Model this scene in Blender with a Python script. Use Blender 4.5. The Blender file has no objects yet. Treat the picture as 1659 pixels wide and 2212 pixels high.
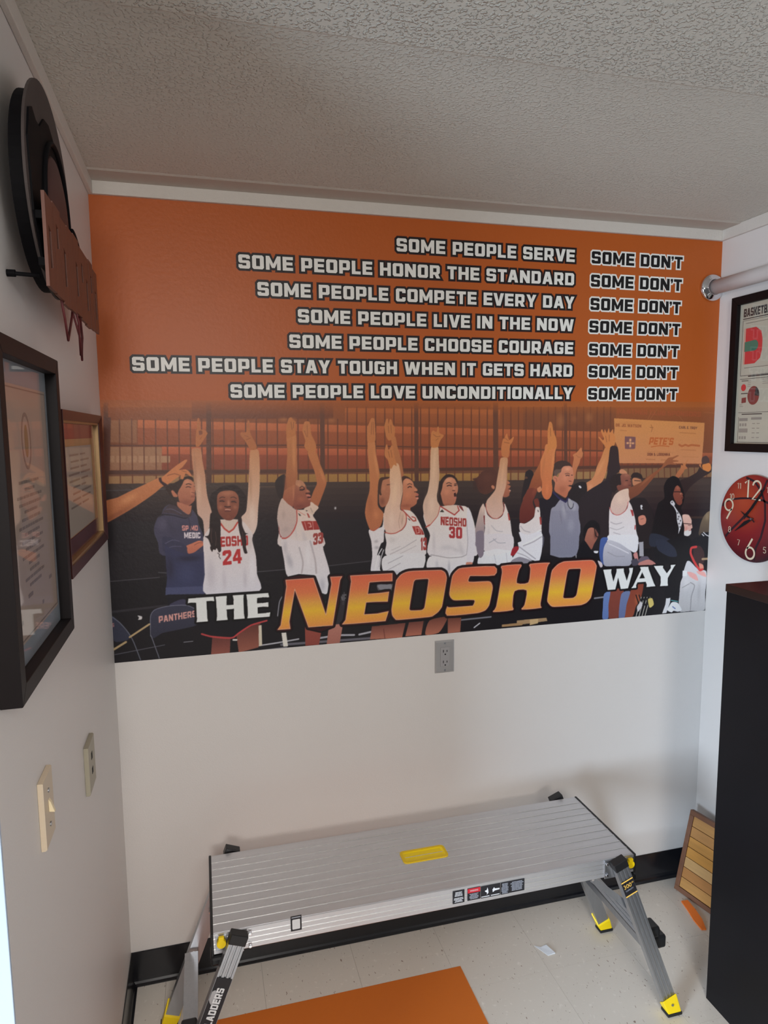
import bpy, bmesh, math, random
import numpy as np
from mathutils import Vector, Matrix

random.seed(7)
scn = bpy.context.scene
C = scn.collection
PI = math.pi

# ---------------------------------------------------------------- camera
CAM = Vector((0.2785, -2.1611, 1.7699))
YAW, PITCH, ROLL, FPX = 0.26046, 0.11706, -0.00873, 1475.5
cam = bpy.data.cameras.new('camera')
cam.sensor_fit = 'VERTICAL'
cam.sensor_height = 36.0
cam.lens = FPX / 2212.0 * 36.0
cam.clip_start = 0.02
camo = bpy.data.objects.new('camera', cam)
C.objects.link(camo)
cy_, sy_, cp_, sp_ = math.cos(YAW), math.sin(YAW), math.cos(PITCH), math.sin(PITCH)
fwd = Vector((sy_ * cp_, cy_ * cp_, -sp_))
rgt = Vector((cy_, -sy_, 0))
up = rgt.cross(fwd)
cr_, sr_ = math.cos(ROLL), math.sin(ROLL)
r2 = rgt * cr_ + up * sr_
u2 = up * cr_ - rgt * sr_
M = Matrix((r2, u2, -fwd)).transposed().to_4x4()
M.translation = CAM
camo.matrix_world = M
scn.camera = camo

# ---------------------------------------------------------------- world, lamps, exposure
w = bpy.data.worlds.new('world')
scn.world = w
w.use_nodes = True
bg = w.node_tree.nodes['Background']
bg.inputs[0].default_value = (0.97, 0.95, 0.95, 1)
bg.inputs[1].default_value = 0.08


def area(name, loc, target, sx, sy, power, col, spread=180):
    l = bpy.data.lights.new(name, 'AREA')
    l.shape = 'RECTANGLE'
    l.size, l.size_y, l.energy, l.color = sx, sy, power, col
    l.spread = math.radians(spread)
    o = bpy.data.objects.new(name, l)
    C.objects.link(o)
    o.location = loc
    o.rotation_euler = (Vector(target) - Vector(loc)).to_track_quat('-Z', 'Y').to_euler()
    return o


area('window_daylight', (-1.9, -2.65, 0.95), (0.3, -1.1, -0.25), 0.9, 1.1, 64, (0.66, 0.82, 1.0), 115)
area('far_daylight_fill', (-3.4, -4.0, 1.0), (0.3, -1.2, -0.6), 1.2, 1.3, 42, (0.72, 0.86, 1.0), 130)  # added unseen fill in daylight colour, no second window known
area('ceiling_lamp', (0.12, -4.2, 2.32), (0.2, 0.0, 1.9), 0.55, 0.35, 36, (1.0, 0.95, 0.90))
area('top_fill', (0.5, -3.1, 2.42), (0.5, -3.1, 0), 1.0, 0.6, 33, (1.0, 0.98, 0.96))  # added unseen downward fill to brighten floor and lower wall

vs = scn.view_settings
vs.view_transform = 'Standard'
vs.look = 'None'
vs.gamma = 1
vs.exposure = 0.15
vs.use_curve_mapping = False
scn.cycles.use_denoising = True
scn.cycles.max_bounces = 8


# ---------------------------------------------------------------- helpers
def s2l(c):
    return tuple(((v / 255) / 12.92 if v / 255 <= 0.04045 else ((v / 255 + 0.055) / 1.055) ** 2.4) for v in c)


def mat(name, col, rough=0.5, metal=0.0, spec=0.5, noise=0.0, nscale=40, bump=0.0, bscale=200, aniso=None, coat=0.0):
    m = bpy.data.materials.new(name)
    m.use_nodes = True
    nt = m.node_tree
    b = nt.nodes['Principled BSDF']
    c = s2l(col) + (1,)
    b.inputs['Base Color'].default_value = c
    b.inputs['Roughness'].default_value = rough
    b.inputs['Metallic'].default_value = metal
    b.inputs['Specular IOR Level'].default_value = spec
    b.inputs['Coat Weight'].default_value = coat
    tc = nt.nodes.new('ShaderNodeTexCoord')
    src = tc.outputs['Object']
    if aniso:
        mp = nt.nodes.new('ShaderNodeMapping')
        mp.inputs['Scale'].default_value = aniso
        nt.links.new(src, mp.inputs[0])
        src = mp.outputs[0]
    if noise:
        n = nt.nodes.new('ShaderNodeTexNoise')
        n.inputs['Scale'].default_value = nscale
        n.inputs['Detail'].default_value = 4
        nt.links.new(src, n.inputs['Vector'])
        mx = nt.nodes.new('ShaderNodeMix')
        mx.data_type = 'RGBA'
        mx.inputs[6].default_value = tuple(v * (1 - noise) for v in c[:3]) + (1,)
        mx.inputs[7].default_value = tuple(min(1, v * (1 + noise)) for v in c[:3]) + (1,)
        nt.links.new(n.outputs[0], mx.inputs[0])
        nt.links.new(mx.outputs[2], b.inputs['Base Color'])
    if bump:
        n = nt.nodes.new('ShaderNodeTexNoise')
        n.inputs['Scale'].default_value = bscale
        n.inputs['Detail'].default_value = 3
        nt.links.new(src, n.inputs['Vector'])
        bp = nt.nodes.new('ShaderNodeBump')
        bp.inputs['Strength'].default_value = bump
        bp.inputs['Distance'].default_value = 0.002
        nt.links.new(n.outputs[0], bp.inputs['Height'])
        nt.links.new(bp.outputs[0], b.inputs['Normal'])
    return m


def wloc(o):
    v = Vector((0, 0, 0))
    while o is not None:
        v += o.location
        o = o.parent
    return v


def empty(name, loc, label=None, cat=None, group=None):
    o = bpy.data.objects.new(name, None)
    o.empty_display_size = 0.05
    C.objects.link(o)
    o.location = loc
    tag(o, label, cat, group)
    return o


def tag(o, label=None, cat=None, group=None, kind=None):
    if label:
        o['label'] = label
    if cat:
        o['category'] = cat
    if group:
        o['group'] = group
    if kind:
        o['kind'] = kind
    return o


def obj(name, verts, faces, m, parent=None, label=None, smooth=False, bevel=0.0, mats=None, fmat=None, seg=2, origin=None):
    """verts in world coordinates; stored relative to the parent."""
    org = Vector(origin) if origin is not None else (wloc(parent) if parent else Vector(
        [sum(v[i] for v in verts) / len(verts) for i in range(3)]))
    bm = bmesh.new()
    vs_ = [bm.verts.new(Vector(v) - org) for v in verts]
    for i, f in enumerate(faces):
        try:
            ff = bm.faces.new([vs_[k] for k in f])
            if fmat:
                ff.material_index = fmat[i]
        except ValueError:
            pass
    bmesh.ops.recalc_face_normals(bm, faces=bm.faces)
    if bevel:
        es = [e for e in bm.edges if len(e.link_faces) == 2 and e.calc_face_angle(0) > 0.5]
        bmesh.ops.bevel(bm, geom=es, offset=bevel, segments=seg, affect='EDGES', profile=0.5)
    me = bpy.data.meshes.new(name)
    bm.to_mesh(me)
    bm.free()
    for mm in (mats or [m]):
        me.materials.append(mm)
    if smooth:
        for pl in me.polygons:
            pl.use_smooth = True
    o = bpy.data.objects.new(name, me)
    C.objects.link(o)
    if parent:
        o.parent = parent
        o.location = org - wloc(parent)
    else:
        o.location = org
    if label:
        o['label'] = label
    return o


BF = [(0, 3, 2, 1), (4, 5, 6, 7), (0, 1, 5, 4), (1, 2, 6, 5), (2, 3, 7, 6), (3, 0, 4, 7)]


def boxv(x0, y0, z0, x1, y1, z1):
    return [(x0, y0, z0), (x1, y0, z0), (x1, y1, z0), (x0, y1, z0), (x0, y0, z1), (x1, y0, z1), (x1, y1, z1), (x0, y1, z1)]


def box(name, a, b, m, parent=None, bevel=0.0, **k):
    lo = [min(a[i], b[i]) for i in range(3)]
    hi = [max(a[i], b[i]) for i in range(3)]
    return obj(name, boxv(*lo, *hi), BF, m, parent, bevel=bevel, **k)


def multi(boxes):
    V, F = [], []
    for a, b in boxes:
        lo = [min(a[i], b[i]) for i in range(3)]
        hi = [max(a[i], b[i]) for i in range(3)]
        n = len(V)
        V += boxv(*lo, *hi)
        F += [tuple(n + i for i in f) for f in BF]
    return V, F


def sweep(name, prof, p0, p1, u, v, m, parent=None, **k):
    """closed 2-D profile [(a,b)] swept from p0 to p1; u, v span the section"""
    p0, p1, u, v = Vector(p0), Vector(p1), Vector(u), Vector(v)
    n = len(prof)
    V = [p0 + u * a + v * b for a, b in prof] + [p1 + u * a + v * b for a, b in prof]
    F = [tuple(range(n))[::-1], tuple(range(n, 2 * n))] + [(i, (i + 1) % n, n + (i + 1) % n, n + i) for i in range(n)]
    return obj(name, V, F, m, parent, **k)


def disc(name, c, ax, r, t, m, parent=None, seg=32, **k):
    """cylinder of radius r, from c along ax by t"""
    c, ax = Vector(c), Vector(ax).normalized()
    a = ax.orthogonal().normalized()
    b = ax.cross(a)
    prof = [(r * math.cos(2 * PI * i / seg), r * math.sin(2 * PI * i / seg)) for i in range(seg)]
    return sweep(name, prof, c, c + ax * t, a, b, m, parent, **k)


def lathe(name, c, ax, prof, m, parent=None, seg=40, **k):
    """prof: [(distance along ax, radius)]"""
    c, ax = Vector(c), Vector(ax).normalized()
    a = ax.orthogonal().normalized()
    b = ax.cross(a)
    V, F = [], []
    for d, r in prof:
        for i in range(seg):
            t = 2 * PI * i / seg
            V.append(c + ax * d + (a * math.cos(t) + b * math.sin(t)) * r)
    for j in range(len(prof) - 1):
        for i in range(seg):
            F.append((j * seg + i, j * seg + (i + 1) % seg, (j + 1) * seg + (i + 1) % seg, (j + 1) * seg + i))
    F.append(tuple(range(seg)))
    F.append(tuple(range((len(prof) - 1) * seg, len(prof) * seg)))
    return obj(name, V, F, m, parent, smooth=True, **k)


def tube(name, pts, r, m, parent=None, seg=8, closed=False, **k):
    pts = [Vector(p) for p in pts]
    V, F = [], []
    n = len(pts)
    up_ = Vector((0.13, 0.31, 0.94)).normalized()
    for i, p in enumerate(pts):
        t = (pts[(i + 1) % n] - pts[i - 1]) if closed else (pts[min(i + 1, n - 1)] - pts[max(i - 1, 0)])
        t.normalize()
        a = t.cross(up_)
        if a.length < 0.1:
            a = t.cross(Vector((1, 0, 0)))
        a.normalize()
        b = t.cross(a)
        for j in range(seg):
            q = 2 * PI * j / seg
            V.append(p + (a * math.cos(q) + b * math.sin(q)) * r)
    for i in range(n if closed else n - 1):
        i2 = (i + 1) % n
        for j in range(seg):
            F.append((i * seg + j, i * seg + (j + 1) % seg, i2 * seg + (j + 1) % seg, i2 * seg + j))
    if not closed:
        F.append(tuple(range(seg)))
        F.append(tuple(range((n - 1) * seg, n * seg)))
    return obj(name, V, F, m, parent, smooth=True, **k)


def plate_holes(name, outer, holes, org, u, v, nrm, t, m, parent=None, **k):
    """filled 2-D outline with holes as a solid of thickness t (triangle fill)"""
    from mathutils.geometry import tessellate_polygon
    loops = [outer] + holes
    tri = tessellate_polygon([[Vector((a, b, 0)) for a, b in L] for L in loops])
    flat = [q for L in loops for q in L]
    org, u, v, nrm = Vector(org), Vector(u), Vector(v), Vector(nrm)
    n = len(flat)
    V = [org + u * a + v * b for a, b in flat] + [org + u * a + v * b + nrm * t for a, b in flat]
    F = [tuple(x) for x in tri] + [tuple(n + i for i in reversed(x)) for x in tri]
    s = 0
    for L in loops:
        for i in range(len(L)):
            j = (i + 1) % len(L)
            F.append((s + i, s + j, n + s + j, n + s + i))
        s += len(L)
    return obj(name, V, F, m, parent, **k)


def text_mesh(name, s, h, org, u, v, m, parent=None, width=None, lift=0.0004, align='LEFT', extr=0.0002, **k):
    """built-in font lettering as flat filled polygons, cap height about h"""
    cu = bpy.data.curves.new('t', 'FONT')
    cu.body = s
    cu.size = h / 0.72
    cu.resolution_u = 3
    to = bpy.data.objects.new('t', cu)
    C.objects.link(to)
    dg = bpy.context.evaluated_depsgraph_get()
    me = bpy.data.meshes.new_from_object(to.evaluated_get(dg))
    bpy.data.objects.remove(to)
    xs = [q.co.x for q in me.vertices] or [0, 1]
    sx = (width / (max(xs) - min(xs))) if width else 1
    x0 = min(xs)
    org, u, v = Vector(org), Vector(u), Vector(v)
    nrm = u.cross(v)
    V = [org + u * ((q.co.x - x0) * sx) + v * q.co.y + nrm * lift for q in me.vertices]
    F = [tuple(p_.vertices) for p_ in me.polygons]
    return obj(name, V, F, m, parent, **k)


# ---------------------------------------------------------------- materials
def wall_mat(name, col, bump=0.15):
    return mat(name, col, rough=0.45, spec=0.35, noise=0.02, nscale=3, bump=bump, bscale=260)


M_wall = wall_mat('painted_wall', (222, 217, 213))
M_wall_end = wall_mat('painted_wall_end', (226, 226, 228))
M_trim = mat('trim_paint', (214, 208, 200), 0.5, noise=0.03, bump=0.4, bscale=300)
M_black = mat('black_plastic', (22, 22, 24), 0.45)
M_cove = mat('black_vinyl_cove', (26, 26, 30), 0.22, noise=0.15, nscale=30)
M_rubber = mat('black_rubber', (24, 24, 24), 0.75)
M_alu = mat('brushed_aluminium', (214, 214, 217), 0.38, metal=0.85, noise=0.10, nscale=22, aniso=(0.3, 3, 3), bump=0.05, bscale=120)
M_alu2 = mat('aluminium_leg', (172, 174, 178), 0.33, metal=0.9, noise=0.12, nscale=30, aniso=(4, 4, 0.4))
M_rib = mat('polished_rib', (225, 224, 222), 0.22, metal=0.9)
M_steel = mat('zinc_steel', (170, 174, 180), 0.28, metal=1.0)
M_chrome = mat('chrome', (225, 225, 228), 0.06, metal=1.0)
M_yellow = mat('yellow_plastic', (250, 214, 10), 0.42, spec=0.4)
M_yellow_d = mat('yellow_recess', (236, 196, 8), 0.5)
M_ivory = mat('ivory_plastic', (208, 190, 165), 0.4)
M_ivory2 = mat('aged_ivory', (166, 158, 138), 0.45)
M_pipe = mat('painted_pipe', (205, 200, 198), 0.45, bump=0.1)
M_framebk = mat('black_frame', (22, 16, 17), 0.5, spec=0.25, noise=0.1)
M_frameout = mat('espresso_frame', (18, 10, 12), 0.55, spec=0.2)
M_maroon = mat('mahogany_frame', (66, 30, 28), 0.3, noise=0.25, nscale=14, aniso=(1, 1, 6))
M_gold = mat('gold_beading', (170, 140, 100), 0.4, metal=0.6)
M_orange = mat('orange_vinyl', (214, 112, 28), 0.45, noise=0.03, nscale=5)
M_orange2 = mat('orange_scrap', (238, 120, 40), 0.45)
M_paper = mat('white_paper', (226, 230, 236), 0.7)
M_cab = mat('black_brown_laminate', (14, 13, 17), 0.5, spec=0.22, noise=0.25, nscale=8, bump=0.05, bscale=90)
M_white = mat('white_ink', (225, 226, 228), 0.6)
M_red = mat('red_ink', (196, 34, 48), 0.6)
M_gap = mat('tile_joint', (120, 108, 96), 0.9)


def ceiling_mat():
    m = bpy.data.materials.new('textured_ceiling')
    m.use_nodes = True
    nt = m.node_tree
    N, Lk = nt.nodes, nt.links
    b = N['Principled BSDF']
    b.inputs['Base Color'].default_value = s2l((210, 208, 199)) + (1,)
    b.inputs['Roughness'].default_value = 0.6
    b.inputs['Specular IOR Level'].default_value = 0.35
    tc = N.new('ShaderNodeTexCoord')
    n1 = N.new('ShaderNodeTexNoise')
    n1.inputs['Scale'].default_value = 135
    n1.inputs['Detail'].default_value = 1.2
    n1.inputs['Distortion'].default_value = 0.15
    Lk.new(tc.outputs['Object'], n1.inputs['Vector'])
    r = N.new('ShaderNodeValToRGB')
    r.color_ramp.elements[0].position = 0.50
    r.color_ramp.elements[1].position = 0.66
    Lk.new(n1.outputs[0], r.inputs[0])
    # texture fades where the plaster was skimmed smooth beside the panel joint
    n2 = N.new('ShaderNodeTexNoise')
    n2.inputs['Scale'].default_value = 2.6
    n2.inputs['Detail'].default_value = 3
    Lk.new(tc.outputs['Object'], n2.inputs['Vector'])
    sx = N.new('ShaderNodeSeparateXYZ')
    Lk.new(tc.outputs['Object'], sx.inputs[0])
    # band of smooth plaster behind the joint, y from -0.77 to -0.35
    mr = N.new('ShaderNodeMapRange')
    mr.inputs[1].default_value = -0.86
    mr.inputs[2].default_value = -0.90
    mr.inputs[3].default_value = 0.30
    mr.inputs[4].default_value = 1.0
    Lk.new(sx.outputs[1], mr.inputs[0])
    ad = N.new('ShaderNodeMath')
    ad.operation = 'MULTIPLY_ADD'
    ad.inputs[1].default_value = 1.1
    ad.inputs[2].default_value = -0.42
    Lk.new(n2.outputs[0], ad.inputs[0])
    ad2 = N.new('ShaderNodeMath')
    ad2.operation = 'ADD'
    ad2.use_clamp = True
    Lk.new(ad.outputs[0], ad2.inputs[0])
    Lk.new(mr.outputs[0], ad2.inputs[1])
    mu = N.new('ShaderNodeMath')
    mu.operation = 'MULTIPLY'
    Lk.new(r.outputs[0], mu.inputs[0])
    Lk.new(ad2.outputs[0], mu.inputs[1])
    bp = N.new('ShaderNodeBump')
    bp.inputs['Strength'].default_value = 0.9
    bp.inputs['Distance'].default_value = 0.004
    Lk.new(mu.outputs[0], bp.inputs['Height'])
    Lk.new(bp.outputs[0], b.inputs['Normal'])
    return m


def tile_mat():
    m = bpy.data.materials.new('speckled_vinyl_tile')
    m.use_nodes = True
    nt = m.node_tree
    N, Lk = nt.nodes, nt.links
    b = N['Principled BSDF']
    b.inputs['Roughness'].default_value = 0.33
    b.inputs['Specular IOR Level'].default_value = 0.45
    tc = N.new('ShaderNodeNewGeometry')
    base, dark, light = s2l((220, 212, 201)) + (1,), s2l((150, 130, 116)) + (1,), s2l((236, 229, 219)) + (1,)
    prev = None

    def fleck(scale, lo, hi, col, rot, stretch, prev):
        mp = N.new('ShaderNodeMapping')
        mp.inputs['Rotation'].default_value = (0, 0, rot)
        mp.inputs['Scale'].default_value = (1, stretch, 1)
        Lk.new(tc.outputs['Position'], mp.inputs[0])
        n = N.new('ShaderNodeTexNoise')
        n.inputs['Scale'].default_value = scale
        n.inputs['Detail'].default_value = 2
        n.inputs['Distortion'].default_value = 0.3
        Lk.new(mp.outputs[0], n.inputs['Vector'])
        r = N.new('ShaderNodeValToRGB')
        r.color_ramp.elements[0].position = lo
        r.color_ramp.elements[1].position = hi
        Lk.new(n.outputs[0], r.inputs[0])
        mx = N.new('ShaderNodeMix')
        mx.data_type = 'RGBA'
        Lk.new(r.outputs[0], mx.inputs[0])
        if prev is None:
            mx.inputs[6].default_value = base
        else:
            Lk.new(prev, mx.inputs[6])
        mx.inputs[7].default_value = col
        return mx.outputs[2]
    prev = fleck(60, 0.62, 0.80, light, 0.3, 1.0, None)
    prev = fleck(95, 0.70, 0.73, dark, 0.9, 0.5, prev)
    prev = fleck(140, 0.70, 0.74, dark, -0.5, 0.55, prev)
    Lk.new(prev, b.inputs['Base Color'])
    return m


M_ceil = ceiling_mat()
M_tile = tile_mat()

# ---------------------------------------------------------------- room shell
W = 2.1294
HC = 2.480
YE = -1.195          # the left wall ends here
box('wall_back', (-0.15, 0, -0.03), (W + 0.1, 0.12, HC + 0.1), M_wall)['kind'] = 'structure'
wl = box('wall_left', (-0.13, YE, -0.03), (0, -0.0005, HC + 0.1), M_wall)
wl['kind'] = 'structure'
wr = box('wall_right', (W, -4.6, -0.03), (W + 0.1, -0.0005, HC + 0.1), M_wall)
wr['kind'] = 'structure'
# ceiling: two plasterboard panels, the nearer one a little lower along the joint
V = []
F = []
prof_y = [(0.12, 0), (-0.80, 0), (-0.862, -0.001), (-0.872, -0.0045), (-1.0, -0.0045), (-1.15, -0.0025), (-4.6, -0.002)]
for y, dz in prof_y:
    V += [(-2.4, y, HC + dz), (W + 0.1, y, HC + dz)]
for i in range(len(prof_y) - 1):
    F.append((2 * i, 2 * i + 1, 2 * i + 3, 2 * i + 2))
n0 = len(V)
V += [(-2.4, 0.12, HC + 0.1), (W + 0.1, 0.12, HC + 0.1), (W + 0.1, -4.6, HC + 0.1), (-2.4, -4.6, HC + 0.1)]
F += [(n0, n0 + 1, n0 + 2, n0 + 3)]
obj('ceiling', V, F, M_ceil, origin=(0, 0, 0))['kind'] = 'structure'
# floor slab and its tiles
fl = box('floor', (-2.4, -4.6, -0.03), (W, 0, -0.0035), M_gap)
fl['kind'] = 'structure'
T = 0.3048
tm = None
for ix in range(-1, 8):
    for iy in range(0, 6):
        x0, x1 = 0.1035 + (ix - 1 + 1) * T - T * 0, 0
        x0 = 0.1035 + (ix) * T - T
        x1 = x0 + T
        y1 = -iy * T
        y0 = y1 - T
        if ix == -1:
            continue
        if x0 > W:
            continue
        a = (max(x0, 0.0) + 0.0003, y0 + 0.0003, -0.0035)
        b = (min(x1, W) - 0.0003, y1 - 0.0003, 0)
        if b[0] - a[0] < 0.02:
            continue
        box('floor_tile', a, b, M_tile, fl)
M_end_daylit = mat('wall_end_daylight_tint', (176, 190, 206), 0.5)  # blue of the incoming daylight is put into this colour
box('wall_end_cover', (-0.130, YE - 0.006, 0), (0.0, YE, HC), M_end_daylit, bevel=0.001)['kind'] = 'structure'  # added box over the wall end, carrying the daylight tint
# fascia strips under the ceiling
for nm, a, b in (('trim_1', (0.012, -0.012, 2.4413), (W - 0.012, -0.0003, HC)),
                 ('trim_2', (0.0003, YE, 2.4413), (0.012, -0.0003, HC)),
                 ('trim_3', (W - 0.012, -4.0, 2.4413), (W - 0.0003, -0.0003, HC))):
    box(nm, a, b, M_trim, bevel=0.0015)['kind'] = 'structure'
# smooth plaster strip on the ceiling along the back wall
M_strip = mat('smooth_plaster', (190, 182, 172), 0.6, noise=0.05, nscale=20, bump=0.5, bscale=160)
sweep('trim_4', [(0.012, HC - 0.0035), (0.094, HC - 0.0035), (0.100, HC - 0.0005), (0.100, HC), (0.012, HC)], (0.012, 0, 0), (W - 0.012, 0, 0), (0, -1, 0), (0, 0, 1), M_strip)['kind'] = 'structure'
# black vinyl cove base with a flared toe
cp = [(0.0004, 0.0005), (0.016, 0.0005), (0.0155, 0.003), (0.009, 0.007), (0.0055, 0.013), (0.0038, 0.022), (0.0034, 0.11), (0.0026, 0.1125), (0.0004, 0.1128)]
sweep('baseboard_back', cp, (0, 0, 0), (W, 0, 0), (0, -1, 0), (0, 0, 1), M_cove)['kind'] = 'structure'
sweep('baseboard_left', cp, (0, YE, 0), (0, -0.0005, 0), (1, 0, 0), (0, 0, 1), M_cove)['kind'] = 'structure'
sweep('baseboard_right', cp, (W, -4, 0), (W, -0.0005, 0), (-1, 0, 0), (0, 0, 1), M_cove)['kind'] = 'structure'

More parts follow.
